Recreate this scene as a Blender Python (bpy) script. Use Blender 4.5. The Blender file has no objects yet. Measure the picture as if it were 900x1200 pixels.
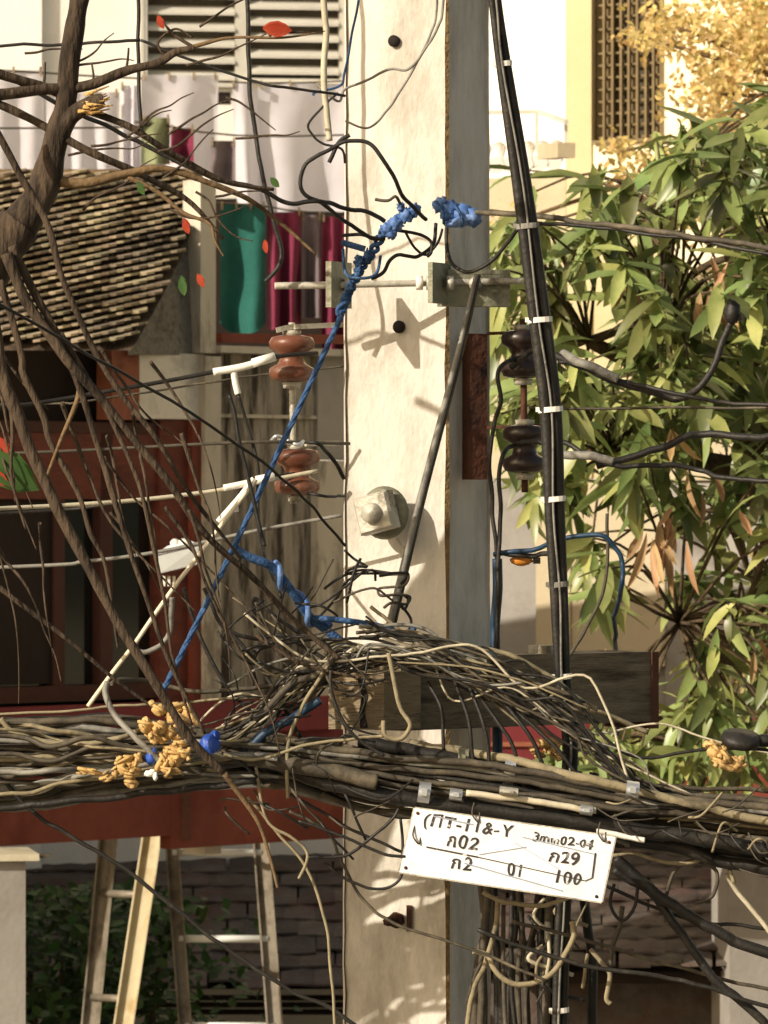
import bpy, math, random
from mathutils import Vector, Matrix, noise
R = math.radians
random.seed(7)
sc = bpy.context.scene
col = sc.collection
CZ = 4.5; F = 6000.0

def P(px, py, Y):
    """a point of the place, Y metres down the street"""
    return Vector(((px-450)/F*Y, Y, CZ-(py-600)/F*Y))

# ------------------------------------------------------------------ materials
def lin(h):
    h = h.lstrip('#'); o = []
    for i in (0, 2, 4):
        c = int(h[i:i+2], 16)/255
        o.append(c/12.92 if c <= .04045 else ((c+.055)/1.055)**2.4)
    return o
def mat(name, c1, c2=None, scale=8, rough=.75, bump=.0, bscale=None, metal=0, island=0, detail=6, c3=None, s3=2, t3=(.5, .62), streak=None, trans=0, coat=0, spec=.4):
    m = bpy.data.materials.new(name); m.use_nodes = True
    nt = m.node_tree; N = nt.nodes; L = nt.links
    b = N['Principled BSDF']
    tc = N.new('ShaderNodeTexCoord'); vec = tc.outputs['Object']
    if streak:
        mp = N.new('ShaderNodeMapping'); mp.inputs['Scale'].default_value = streak; L.new(vec, mp.inputs[0]); svec = mp.outputs[0]
    else: svec = vec
    n = N.new('ShaderNodeTexNoise'); n.inputs['Scale'].default_value = scale; n.inputs['Detail'].default_value = detail; n.inputs['Roughness'].default_value = .65
    L.new(svec, n.inputs['Vector'])
    r = N.new('ShaderNodeValToRGB'); r.color_ramp.elements[0].position = .32; r.color_ramp.elements[1].position = .68
    r.color_ramp.elements[0].color = (*lin(c1), 1); r.color_ramp.elements[1].color = (*lin(c2 or c1), 1)
    L.new(n.outputs['Fac'], r.inputs[0]); out = r.outputs[0]
    if c3:
        n3 = N.new('ShaderNodeTexNoise'); n3.inputs['Scale'].default_value = s3; n3.inputs['Detail'].default_value = 8; n3.inputs['Roughness'].default_value = .7
        L.new(svec, n3.inputs['Vector'])
        r3 = N.new('ShaderNodeMapRange'); r3.inputs[1].default_value = t3[0]; r3.inputs[2].default_value = t3[1]
        L.new(n3.outputs['Fac'], r3.inputs[0])
        mx = N.new('ShaderNodeMix'); mx.data_type = 'RGBA'
        L.new(r3.outputs[0], mx.inputs[0]); L.new(out, mx.inputs[6]); mx.inputs[7].default_value = (*lin(c3), 1); out = mx.outputs[2]
    if island:
        g = N.new('ShaderNodeNewGeometry'); hs = N.new('ShaderNodeHueSaturation')
        mr = N.new('ShaderNodeMapRange'); mr.inputs[3].default_value = 1-island; mr.inputs[4].default_value = 1+island
        L.new(g.outputs['Random Per Island'], mr.inputs[0]); L.new(mr.outputs[0], hs.inputs['Value'])
        m2 = N.new('ShaderNodeMath'); m2.operation = 'MULTIPLY_ADD'; m2.inputs[1].default_value = 37.31; m2.inputs[2].default_value = 0
        fr = N.new('ShaderNodeMath'); fr.operation = 'FRACT'
        L.new(g.outputs['Random Per Island'], m2.inputs[0]); L.new(m2.outputs[0], fr.inputs[0])
        mh = N.new('ShaderNodeMapRange'); mh.inputs[3].default_value = .5-.035*min(1, island*2); mh.inputs[4].default_value = .5+.03*min(1, island*2)
        L.new(fr.outputs[0], mh.inputs[0]); L.new(mh.outputs[0], hs.inputs['Hue'])
        L.new(out, hs.inputs['Color']); out = hs.outputs[0]
    L.new(out, b.inputs['Base Color'])
    b.inputs['Roughness'].default_value = rough; b.inputs['Metallic'].default_value = metal
    b.inputs['Specular IOR Level'].default_value = spec
    b.inputs['Coat Weight'].default_value = coat
    if bump:
        nb = N.new('ShaderNodeTexNoise'); nb.inputs['Scale'].default_value = bscale or scale*4; nb.inputs['Detail'].default_value = 8
        L.new(svec, nb.inputs['Vector'])
        bp = N.new('ShaderNodeBump'); bp.inputs['Strength'].default_value = min(1, bump); bp.inputs['Distance'].default_value = .01
        L.new(nb.outputs['Fac'], bp.inputs['Height']); L.new(bp.outputs[0], b.inputs['Normal'])
    if trans:
        o = N['Material Output']; t = N.new('ShaderNodeBsdfTranslucent'); ms = N.new('ShaderNodeMixShader'); ms.inputs[0].default_value = trans
        L.new(out, t.inputs[0]); L.new(b.outputs[0], ms.inputs[1]); L.new(t.outputs[0], ms.inputs[2]); L.new(ms.outputs[0], o.inputs[0])
    return m

M = dict(
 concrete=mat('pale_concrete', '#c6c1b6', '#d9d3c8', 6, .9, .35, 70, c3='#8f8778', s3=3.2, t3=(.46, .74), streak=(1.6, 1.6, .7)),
 concrete_shaded=mat('rough_shaded_concrete', '#77613f', '#93794f', 14, .95, .9, 90, c3='#544938', s3=5, t3=(.46, .7)),  # pole side: rough and brown, its shade also put into a darker colour
 hole=mat('hole_dark', '#2a221c', '#15110d', 30, .9),
 timber=mat('weathered_timber', '#8a7a60', '#a8977a', 6, .9, .8, 40, streak=(1, 1, 7), c3='#4f4434', s3=5, t3=(.5, .66)),
 timber_d=mat('grey_timber', '#6e6350', '#8c8069', 5, .9, .8, 40, streak=(1, 1, 9), c3='#463d30', s3=4, t3=(.45, .65)),
 rust=mat('rusty_steel', '#4a2a1e', '#5f3a28', 18, .8, .5, c3='#2c1b16', s3=9),
 galv=mat('galvanised_steel', '#a8a496', '#c8c3b4', 25, .5, .3, metal=.15, c3='#6e6656', s3=12),
 galv_g=mat('dull_zinc_plate', '#7c7c6a', '#98967f', 20, .6, .4, metal=.25, c3='#5c5a4b', s3=10),
 alu=mat('bright_metal_band', '#c9cdd0', '#e3e5e6', 20, .35, .1, metal=.7),
 porc=mat('brown_porcelain', '#5a3424', '#7a4c38', 14, .4, .1, coat=.2, c3='#94806a', s3=9, t3=(.56, .75)),
 porc_d=mat('dark_porcelain', '#2a211d', '#3b2d27', 10, .35, .0, coat=.3),
 black=mat('black_cable', '#1d1b18', '#2b2824', 30, .55, .2, c3='#4b443a', s3=14, t3=(.55, .75)),
 dust=mat('dusty_black_cable', '#3a352c', '#554d40', 25, .7, .2, c3='#7a6f5a', s3=10, t3=(.5, .7)),
 tan=mat('dusty_tan_cable', '#7f745c', '#9c9072', 25, .75, .2, c3='#4c4537', s3=9, t3=(.5, .66)),
 grey=mat('grey_cable', '#77746c', '#8f8c83', 25, .6, .2, c3='#55514a', s3=9),
 pale=mat('pale_cable', '#b5ab92', '#cfc6ae', 25, .6, .1, c3='#a89f88', s3=9),
 pale_w=mat('cream_cord', '#e2d4b4', '#ece0c6', 25, .6, .1),
 white=mat('white_tape', '#e6e2d6', '#f1eee4', 25, .6, .1),
 blue=mat('blue_rope', '#27466c', '#36598a', 60, .6, .5, 200, c3='#5a80ac', s3=30, t3=(.55, .7)),
 blue2=mat('blue_plastic', '#3c62a0', '#6788bf', 14, .5, .3, 50, c3='#9fb4dc', s3=26, t3=(.56, .68)),
 blue3=mat('bright_blue_plastic', '#20419a', '#3058b4', 14, .45, .3),
 teal_c=mat('teal_cable', '#18304a', '#223f58', 14, .5, .2),
 yellow=mat('yellow_tape', '#b8955a', '#d2b17a', 30, .7, .5, 60, c3='#6b4e26', s3=22, t3=(.52, .66)),
 orange=mat('orange_plastic', '#c47a26', '#d89038', 14, .5),
 bark=mat('bare_bark', '#40352a', '#5a4b3b', 14, .95, 1, 50, streak=(2, 2, .5), c3='#2c231b', s3=8),
 bark_p=mat('pale_twig_bark', '#665239', '#80694a', 20, .9, .5, c3='#4f3e2c', s3=10),
 wood_cut=mat('torn_wood', '#b58d52', '#dcb878', 30, .9, .8),
 stem=mat('branch_bark', '#4c3f2e', '#66563f', 14, .95, .8, 50, c3='#332a1f', s3=8),
 mango=mat('mango_leaf', '#687a40', '#9aa266', 7, .38, .0, island=.6, trans=.28, spec=.6),
 mango_dry=mat('dry_leaf', '#a58058', '#c2a27c', 9, .8, .0, island=.3, trans=.25),
 yleaf=mat('yellow_green_leaf', '#bda564', '#d8c284', 5, .6, .0, island=.3, trans=.35),
 redleaf=mat('red_leaf', '#b0402c', '#c9583a', 30, .6, trans=.4),
 greenleaf=mat('green_leaf', '#3e6634', '#58743c', 30, .6, trans=.4),
 bush=mat('dark_bush_leaf', '#26401c', '#3c5c28', 5, .6, island=.4, trans=.2),
 wwall=mat('white_plaster', '#e8e4dc', '#f2efe8', 2, .9, .2, 60, c3='#cfc8ba', s3=1.5, t3=(.55, .85)),
 bwall=mat('glare_white_plaster', '#f4f0e6', '#faf7f0', 2, .9, .2, 60),  # white plaster with overexposed glare put into the colour
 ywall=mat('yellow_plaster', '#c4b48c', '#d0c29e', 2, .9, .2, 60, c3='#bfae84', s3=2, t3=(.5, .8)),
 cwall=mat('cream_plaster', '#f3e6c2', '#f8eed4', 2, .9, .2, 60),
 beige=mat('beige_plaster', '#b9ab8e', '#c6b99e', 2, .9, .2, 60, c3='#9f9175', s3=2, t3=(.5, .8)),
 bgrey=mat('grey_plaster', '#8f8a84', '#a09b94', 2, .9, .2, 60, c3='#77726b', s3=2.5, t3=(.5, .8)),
 streak=mat('streaked_grey_wall', '#8a8276', '#a69d8f', 3.4, .95, .4, 40, streak=(5, 5, .6), c3='#3a332b', s3=3.2, t3=(.46, .60)),
 pil=mat('pilaster_plaster', '#b5aea0', '#c8c0b0', 6, .95, .3, 40, streak=(2, 2, .6), c3='#857c6e', s3=4),
 rwall=mat('red_boards', '#5f2e23', '#74392b', 5, .8, .4, 30, streak=(1, 1, 3), c3='#562a20', s3=4),
 frame_dark=mat('dark_window_frame', '#3c1f17', '#4c2a1f', 5, .8, .3),
 patch=mat('stained_white_plaster', '#d9d2c4', '#e8e2d6', 5, .9, .3, 40, c3='#9a9082', s3=5, t3=(.52, .75)),
 terra=mat('terracotta_paint', '#8c523e', '#9c5f48', 5, .8, .2, c3='#74402f', s3=4),
 maroon=mat('maroon_fascia', '#6b2428', '#7c2c30', 4, .7, .2, c3='#4e1a1c', s3=3),
 fascia=mat('red_brown_fascia', '#6e3426', '#824131', 4, .75, .3, c3='#6a2c1c', s3=3),
 dark=mat('dark_interior', '#1c130e', '#2a1d15', 3, .9),
 roof=mat('sunny_roof_tile', '#978a72', '#b5a78a', 8, .9, .5, 40, island=.28, c3='#635b4e', s3=4, t3=(.48, .62)),
 roof_o=mat('old_roof_tile', '#4a4340', '#655b52', 9, .95, .8, 40, island=.22, c3='#5a382e', s3=3, t3=(.5, .7)),  # dark grey-brown tiles, tone varies per tile
 gable=mat('pebble_dash', '#75706a', '#8c867c', 60, .95, 1, 120, c3='#5f5a53', s3=20),
 frame=mat('window_frame_paint', '#b9b6ac', '#cbc8be', 8, .7),
 louvre_back=mat('louvre_grey_mesh', '#5c564a', '#766f60', 6, .5),  # even grey mesh behind the louvre blades
 grille_back=mat('grille_backing', '#3f3726', '#4f4530', 6, .7),  # dark brown pane behind the grille bars
 grille=mat('brown_grille', '#6b5b3e', '#81704e', 12, .7),
 sheet=mat('white_sheet_cloth', '#d6d3dc', '#e2dfe6', 3, .9, .6, 9, trans=.3),
 teal=mat('teal_towel', '#1d564f', '#27645c', 10, .95, .4, 120),
 magenta=mat('magenta_towel', '#70263f', '#7c2e48', 10, .95, .4, 120),
 olive=mat('olive_cloth', '#7c8260', '#8c9270', 10, .95, .4, 120),
 dgrey=mat('grey_brown_cloth', '#6c6064', '#7c7074', 10, .95, .4, 120),
 ladder=mat('aluminium_ladder', '#857c6e', '#9c9282', 16, .5, .2, metal=.3, c3='#6c6354', s3=6),
 sunlit_rail=mat('sunlit_ladder_rail', '#c2b696', '#d4c8a8', 8, .7, .3, 40, c3='#b8a37a', s3=5),  # pale copy of the ladder metal, sunlight put into its colour
 sign=mat('white_sign_enamel', '#edeef0', '#f6f6f4', 4, .4, c3='#a9b4c4', s3=6, t3=(.48, .74)),
 ink=mat('sign_ink', '#201d20', '#454040', 60, .8, c3='#e4e2e0', s3=55, t3=(.57, .66)),
 ink2=mat('faded_sign_ink', '#8a92a4', '#a6acb8', 40, .8),
 asphalt=mat('asphalt', '#3f3d3a', '#4b4845', 5, .95, .5),
 earth=mat('pale_earth', '#8f8268', '#a3957a', 1.2, .95, .5),
 fixture=mat('white_fixture', '#e2e6e4', '#f0f2f0', 10, .5),
 unseen_wall=mat('unseen_wall_plaster', '#c9bfa8', '#d8cfba', 2, .9),
)
def glass():
    m = bpy.data.materials.new('dark_window_glass'); m.use_nodes = True
    b = m.node_tree.nodes['Principled BSDF']; b.inputs['Base Color'].default_value = (.012, .014, .012, 1)
    b.inputs['Roughness'].default_value = .06; b.inputs['Specular IOR Level'].default_value = .8; return m
M['glass'] = glass()

# ------------------------------------------------------------------ mesh helpers
class MB:
    def __init__(s): s.v = []; s.f = []; s.sm = []
    def add(s, vs, fs, smooth=False):
        o = len(s.v); s.v += [Vector(v) for v in vs]
        for f in fs: s.f.append([i+o for i in f]); s.sm.append(smooth)
        return s
    def hexa(s, p):   # 8 points: bottom ring 0-3, top ring 4-7
        return s.add(p, [(3,2,1,0), (4,5,6,7), (0,1,5,4), (1,2,6,5), (2,3,7,6), (3,0,4,7)])
    def box(s, c, sx, sy, sz, M3=None):
        c = Vector(c); q = []
        for z in (-.5, .5):
            for x, y in ((-.5,-.5), (.5,-.5), (.5,.5), (-.5,.5)):
                d = Vector((x*sx, y*sy, z*sz)); q.append(c+(M3 @ d if M3 else d))
        return s.hexa(q)
    def bar(s, a, b, w, h, up=(0,0,1)):
        a = Vector(a); b = Vector(b); d = (b-a).normalized(); u = Vector(up)
        r = d.cross(u); r = r.normalized() if r.length > 1e-4 else Vector((1,0,0)); t = r.cross(d)
        q = []
        for p in (a, b):
            for x, y in ((-.5,-.5), (.5,-.5), (.5,.5), (-.5,.5)): q.append(p+r*x*w+t*y*h)
        return s.hexa(q)
    def tube(s, pts, r, n=7, cap=True, spl=True, step=5):
        if spl and len(pts) > 2: pts, r = spline(pts, r, step)
        elif not hasattr(r, '__len__'): r = [r]*len(pts)
        k = len(pts)
        if k < 2: return s
        T = [(pts[min(i+1, k-1)]-pts[max(i-1, 0)]).normalized() for i in range(k)]
        u = Vector((0,0,1)) if abs(T[0].z) < .9 else Vector((1,0,0)); u = (u-T[0]*u.dot(T[0])).normalized()
        vs = []
        for i in range(k):
            u = u-T[i]*u.dot(T[i]); u = u.normalized() if u.length > 1e-6 else Vector((1,0,0)); w = T[i].cross(u)
            for j in range(n):
                a = 2*math.pi*j/n; vs.append(pts[i]+(u*math.cos(a)+w*math.sin(a))*r[i])
        fs = [(i*n+j, i*n+(j+1) % n, (i+1)*n+(j+1) % n, (i+1)*n+j) for i in range(k-1) for j in range(n)]
        o = len(s.v); s.add(vs, fs, True)
        if cap: s.f.append([o+j for j in range(n)][::-1]); s.sm.append(False); s.f.append([o+(k-1)*n+j for j in range(n)]); s.sm.append(False)
        return s
    def lathe(s, c, axis, prof, n=20):   # prof: (t along axis, radius)
        c = Vector(c); a = Vector(axis).normalized(); u = a.orthogonal().normalized(); w = a.cross(u); vs = []
        for t, r in prof:
            for j in range(n):
                q = 2*math.pi*j/n; vs.append(c+a*t+(u*math.cos(q)+w*math.sin(q))*max(r, 1e-5))
        k = len(prof)
        s.add(vs, [(i*n+j, i*n+(j+1) % n, (i+1)*n+(j+1) % n, (i+1)*n+j) for i in range(k-1) for j in range(n)], True)
        return s
    def blob(s, c, rx, ry, rz, amp=.25, sub=2, fr=2.2, M3=None):
        c = Vector(c); nu, nv = 10+4*sub, 6+3*sub; vs = []; sd = random.random()*50
        for i in range(nv+1):
            for j in range(nu):
                th = math.pi*i/nv; ph = 2*math.pi*j/nu
                d = Vector((math.sin(th)*math.cos(ph), math.sin(th)*math.sin(ph), math.cos(th)))
                k = 1+amp*noise.noise(d*fr+Vector((sd,)*3)); d = Vector((d.x*rx*k, d.y*ry*k, d.z*rz*k)); vs.append(c+(M3 @ d if M3 else d))
        return s.add(vs, [(i*nu+j, (i+1)*nu+j, (i+1)*nu+(j+1) % nu, i*nu+(j+1) % nu) for i in range(nv) for j in range(nu)], True)
    def grid(s, fn, nu, nv, smooth=True):
        vs = [fn(i/nu, j/nv) for j in range(nv+1) for i in range(nu+1)]
        return s.add(vs, [(j*(nu+1)+i, j*(nu+1)+i+1, (j+1)*(nu+1)+i+1, (j+1)*(nu+1)+i) for j in range(nv) for i in range(nu)], smooth)

def spline(pts, r, step=5):
    pts = [Vector(p) for p in pts]; k = len(pts)
    if not hasattr(r, '__len__'): r = [r]*k
    o = []; ro = []
    for i in range(k-1):
        p0 = pts[max(i-1, 0)]; p1 = pts[i]; p2 = pts[i+1]; p3 = pts[min(i+2, k-1)]
        for j in range(step):
            t = j/step
            o.append(.5*((2*p1)+(p2-p0)*t+(2*p0-5*p1+4*p2-p3)*t*t+(3*p1-p0-3*p2+p3)*t**3)); ro.append(r[i]+(r[i+1]-r[i])*t)
    o.append(pts[-1]); ro.append(r[-1]); return o, ro

WL = {}
def build(mb, name, m, parent=None):
    if parent is not None: L = WL[parent.name]
    else:
        xs = [v.x for v in mb.v]; ys = [v.y for v in mb.v]; zs = [v.z for v in mb.v]
        L = Vector(((min(xs)+max(xs))/2, (min(ys)+max(ys))/2, min(zs)))
    me = bpy.data.meshes.new(name); me.from_pydata([v-L for v in mb.v], [], mb.f); me.polygons.foreach_set('use_smooth', mb.sm); me.update()
    me.materials.append(M[m] if isinstance(m, str) else m)
    o = bpy.data.objects.new(name, me); col.objects.link(o)
    if parent is not None: o.parent = parent
    else: o.location = L
    WL[o.name] = L
    return o
def tag(o, label=None, cat=None, group=None, kind=None):
    if label: o['label'] = label
    if cat: o['category'] = cat
    if group: o['group'] = group
    if kind: o['kind'] = kind
    return o
def thing(name, loc, label, cat, group=None):
    o = bpy.data.objects.new(name, None); col.objects.link(o); o.location = loc; o.empty_display_size = .1
    WL[o.name] = Vector(loc); return tag(o, label, cat, group)
def px2m(px, Y): return px/F*Y

# ------------------------------------------------------------------ vertical planes
class Pl:
    def __init__(s, px0, Y0, ang):
        s.o = P(px0, 600, Y0); s.a = R(ang); s.d = Vector((math.cos(s.a), math.sin(s.a), 0)); s.n = Vector((math.sin(s.a), -math.cos(s.a), 0))
    def Y(s, px, off=0):
        o = s.o+s.n*off; k = (px-450)/F
        # k*Y = o.x + t*d.x ; Y = o.y + t*d.y
        t = (k*o.y-o.x)/(s.d.x-k*s.d.y); return o.y+t*s.d.y
    def p(s, px, py, off=0): return P(px, py, s.Y(px, off))
    def z(s, px, py): return P(px, py, s.Y(px)).z
    def at(s, px, z, off=0):
        Y = s.Y(px, off); return Vector(((px-450)/F*Y, Y, z))
    def slab(s, mb, x0, y0, x1, y1, th=.05, off=0, zref=None):
        """level-topped slab between pixel columns x0..x1; heights read at its middle"""
        xm = zref if zref is not None else (x0+x1)/2
        zt = s.z(xm, y0); zb = s.z(xm, y1)
        a = s.at(x0, zb, off); b = s.at(x1, zb, off); k = s.n*th
        up = Vector((0, 0, zt-zb))
        return mb.hexa([a, b, b-k, a-k, a+up, b+up, b-k+up, a-k+up])

# ------------------------------------------------------------------ camera, sky, sun
cam = bpy.data.cameras.new('camera'); co = bpy.data.objects.new('camera', cam); col.objects.link(co)
co.location = (0, 0, CZ); co.rotation_euler = (R(90), 0, 0)
cam.sensor_fit = 'HORIZONTAL'; cam.sensor_width = 27; cam.lens = 180; cam.clip_end = 2000; cam.clip_start = .1
cam.dof.use_dof = True; cam.dof.focus_distance = 9.35; cam.dof.aperture_fstop = 20
sc.camera = co
AZ = R(50); EL = R(27)
sun_dir = Vector((-math.sin(AZ)*math.cos(EL), -math.cos(AZ)*math.cos(EL), math.sin(EL)))
sl = bpy.data.lights.new('sun', 'SUN'); sl.energy = 5.0; sl.angle = R(.5); sl.color = (1, .90, .75)
so = bpy.data.objects.new('sun', sl); col.objects.link(so); so.rotation_euler = sun_dir.to_track_quat('Z', 'Y').to_euler(); so.location = (-8, -8, 12)
w = bpy.data.worlds.new('World'); sc.world = w; w.use_nodes = True
nt = w.node_tree; sky = nt.nodes.new('ShaderNodeTexSky'); sky.sky_type = 'NISHITA'; sky.sun_disc = False
sky.sun_elevation = EL; sky.sun_rotation = math.atan2(sun_dir.x, sun_dir.y); sky.dust_density = 3; sky.air_density = 1
hz = nt.nodes.new('ShaderNodeMix'); hz.data_type = 'RGBA'; hz.blend_type = 'MULTIPLY'; hz.inputs[0].default_value = 1; hz.inputs[7].default_value = (1, .88, .68, 1)
nt.links.new(sky.outputs[0], hz.inputs[6]); nt.links.new(hz.outputs[2], nt.nodes['Background'].inputs[0]); nt.nodes['Background'].inputs[1].default_value = .14
sc.view_settings.view_transform = 'Standard'; sc.view_settings.look = 'None'; sc.view_settings.exposure = 0; sc.view_settings.gamma = 1

# ------------------------------------------------------------------ ground
g = MB().add([(-200,-200,0), (200,-200,0), (200,300,0), (-200,300,0)], [(0,1,2,3)]); tag(build(g, 'ground', 'earth'), kind='structure')
g = MB().add([(-60,3,.004), (60,3,.004), (60,8.6,.004), (-60,8.6,.004)], [(0,1,2,3)]); tag(build(g, 'road', 'asphalt'), kind='structure')
g = MB().box((0, 9.9, .06), 120, 2.6, .12); tag(build(g, 'pavement', 'bgrey'), kind='structure')

# ------------------------------------------------------------------ concrete pole
TH = R(25); NE = P(525, 600, 9.9)
fdir = Vector((-math.cos(TH), math.sin(TH), 0)); rdir = Vector((math.sin(TH), math.cos(TH), 0))
nF = Vector((-math.sin(TH), -math.cos(TH), 0)); nR = Vector((math.cos(TH), -math.sin(TH), 0))
class FacePl(Pl):
    def __init__(s, o, d, n): s.o = Vector((o.x, o.y, CZ)); s.d = d; s.n = n
front = FacePl(NE, -fdir, nF); right = FacePl(NE, rdir, nR)
pole = thing('concrete_pole', (NE.x+fdir.x*.1, NE.y+.1, 0), 'pale square concrete utility pole standing in the middle with hardware bolted on', 'utility pole')
WP, DP = .2255, .205
nz = 150; random.seed(3)
mb = MB(); rings = []
for i in range(nz+1):
    z = 9.2*i/nz; k = 1.0+(5.0-z)*.012
    # chipped arrises, rounded corners
    wv, dv = WP*k, DP*k
    c = NE+fdir*WP/2+rdir*DP/2; c.z = 0
    ring = []
    for sx, sy in ((1,-1), (-1,-1), (-1,1), (1,1)):      # sx along -fdir (towards near edge), sy along rdir
        ch = .006+.004*noise.noise(Vector((sx*3.1, sy*5.7, z*14)))+.003*noise.noise(Vector((sx, sy, z*47)))
        ch = max(.002, ch)
        cx, cy = sx*wv/2, sy*dv/2
        pts = [(cx, cy-sy*ch), (cx-sx*ch, cy)] if sx*sy > 0 else [(cx-sx*ch, cy), (cx, cy-sy*ch)]
        for (a, b) in pts: ring.append(c-fdir*a+rdir*b+Vector((0,0,z)))
    rings.append(ring)
# finer slices in the part the picture shows
vs = [v for r_ in rings for v in r_]
fs = [(i*8+j, i*8+(j+1) % 8, (i+1)*8+(j+1) % 8, (i+1)*8+j) for i in range(nz) for j in range(8)]
fs.append(tuple(range(nz*8, nz*8+8)))
mb.add(vs, fs)
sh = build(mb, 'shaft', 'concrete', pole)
sh.data.materials.append(M['concrete_shaded'])
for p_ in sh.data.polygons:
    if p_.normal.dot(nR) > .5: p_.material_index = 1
for (px, py, rr) in ((461, 48, 7), (467, 383, 7.5)):
    q = front.p(px, py, .001); m_ = MB().lathe(q, -nF, [(-.0005, .0), (-.0005, px2m(rr, 10)), (.02, px2m(rr-1, 10))], 14)
    build(m_, 'bolt_hole', 'hole', pole)

# small eye nut and washer on the pole face
def nutbolt(px, py):
    t = thing('eye_bolt', front.p(px, py, 0), 'big round washer with square nut bolted to the pole face at mid height', 'bolt')
    c = front.p(px+24, py, 0); ax = nF
    build(MB().lathe(c, ax, [(0, .014), (.05, .014)], 14), 'shank', 'galv', t)
    build(MB().lathe(c+ax*.045, ax, [(0, .012), (0, .046), (.008, .052), (.016, .046), (.018, .0)], 28), 'washer', 'galv_g', t)
    u = (-fdir)
    rot = Matrix((u, Vector((0,0,1)), nF)).transposed() @ Matrix.Rotation(R(14), 3, 'Z')
    m_ = MB(); q = []
    for z_, k_ in ((-.02, .9), (-.014, 1), (.014, 1), (.02, .88)):
        for sx_, sy_ in ((-1,-1), (1,-1), (1,1), (-1,1)): q.append(c+ax*.088+rot @ Vector((sx_*.037*k_, sy_*.037*k_, z_)))
    m_.add(q, [(3,2,1,0), (12,13,14,15)]+[(4*a+b, 4*a+(b+1) % 4, 4*a+4+(b+1) % 4, 4*a+4+b) for a in range(3) for b in range(4)])
    build(m_, 'square_nut', 'galv', t)
    build(MB().lathe(c+ax*.106, ax, [(0, .02), (.012, .02), (.018, .016), (.022, .0)], 18), 'bolt_end', 'galv', t)
    h = MB(); e = c+ax*.04
    h.tube([e+Vector((.02,0,-.05)), e+Vector((.03,-.01,-.065)), e+Vector((.045,-.01,-.06)), e+Vector((.04,0,-.045))], .003, 6)
    build(h, 'wire_eye', 'galv', t)
nutbolt(440, 601)
# small bolt low on the pole
t = thing('step_bolt', front.p(470, 1076), 'short rusty bolt stub low on the pole face below the sign', 'bolt')
c = front.p(466, 1078)
build(MB().lathe(c, nF, [(0, .016), (.014, .016), (.014, .009), (.05, .009), (.05, .0)], 6), 'bolt_end', 'rust', t)
build(MB().box(c+Vector((.022, -.01, .004)), .01, .012, .05), 'split_pin', 'rust', t)

# ---------------------------------------------------------------- double arming bolt and plates
t = thing('arming_bolt', front.p(455, 333), 'long threaded bolt with square plate washers clamped across the pole near the blue knots', 'bolt')
Yb = 9.72
def thread(mb, a, b, r, n=12, pitch=.005):
    a = Vector(a); b = Vector(b); L = (b-a).length; k = int(L/pitch); pr = []
    for i in range(k):
        pr += [(i*pitch, r*.86), (i*pitch+pitch*.5, r)]
    mb.lathe(a, b-a, [(0, 0)]+pr+[(L, 0)], n)
a0 = P(322, 335, 9.84); a1 = P(500, 331, 9.83)
m_ = MB(); thread(m_, a0, P(398, 334, 9.83), .0075); thread(m_, P(398, 334, 9.83), P(620, 329, 9.86), .007); build(m_, 'threaded_rod', 'galv', t)
rz = Matrix.Rotation(R(38), 3, 'Z')
build(MB().box(P(397, 334, 9.83), .012, .085, .088, Matrix.Rotation(R(-27), 3, 'Z')), 'square_plate', 'galv_g', t)
build(MB().box(P(515, 332, 9.82), .010, .08, .078, Matrix.Rotation(R(-27), 3, 'Z')), 'square_plate', 'galv_g', t)
for px, Y in ((408, 9.83), (504, 9.82), (492, 9.82), (528, 9.82)):
    q = P(px, 333.5 if px < 450 else 331.5, Y); build(MB().lathe(q-Vector((.007,0,0)), (1,.06,0), [(0,0), (0,.014), (.013,.014), (.013,0)], 6), 'nut', 'galv' if px != 492 else 'white', t)
# channel bracket on the side face
t = thing('side_bracket', right.p(550, 357), 'flat grey zinc bracket plate strapped to the shaded side of the pole', 'bracket')
m_ = MB(); bx = Pl(516, 9.84, 12)
bx.slab(m_, 517, 319, 598, 357, .006); build(m_, 'plate', 'galv_g', t)
m_ = MB(); bx.slab(m_, 517, 316, 598, 321, .035, .001); bx.slab(m_, 517, 355.5, 598, 359, .035, .001); build(m_, 'flange', 'galv_g', t)
build(MB().lathe(bx.p(556, 333), bx.n, [(0,.014), (.01,.014), (.01,.008), (.03,.008), (.03,0)], 6), 'bolt_head', 'galv', t)

# ---------------------------------------------------------------- spool insulators
def spool(mb, c, r, h, n=22):
    """two-skirted strain spool, axis vertical"""
    mb.lathe(c, (0,0,1), [(-h/2,0), (-h/2,r*.5), (-h*.46,r*.88), (-h*.36,r), (-h*.22,r*.98), (-h*.12,r*.62), (0,r*.52), (h*.12,r*.62), (h*.22,r*.98), (h*.36,r), (h*.46,r*.88), (h/2,r*.5), (h/2,0)], n)
def secondary(name, px, ys, rodtop, rodbot, Y, rpx, hpx, pm, rm, label, cat):
    t = thing(name, P(px, rodbot, Y), label, cat)
    m_ = MB(); m_.tube([P(px, rodtop, Y), P(px+2, rodbot, Y)], .0065, 8, spl=False); build(m_, 'rod', rm, t)
    for y, dx in ys:
        m_ = MB(); spool(m_, P(px+dx, y, Y), px2m(rpx, Y), px2m(hpx, Y)); build(m_, 'spool', pm, t)
        for s_ in (-1, 1): build(MB().lathe(P(px+dx, y-s_*hpx*.56, Y), (0,0,1), [(-.008,0), (-.008,.017), (.004,.019), (.006,0)], 14), 'cap', 'galv', t)
    return t
t = secondary('spool_insulator_rack', 342, ((420, 0), (553, 6)), 378, 590, 9.98, 27, 54, 'porc', 'galv', 'pair of brown porcelain spool insulators on a vertical rod left of the pole', 'insulator')
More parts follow.
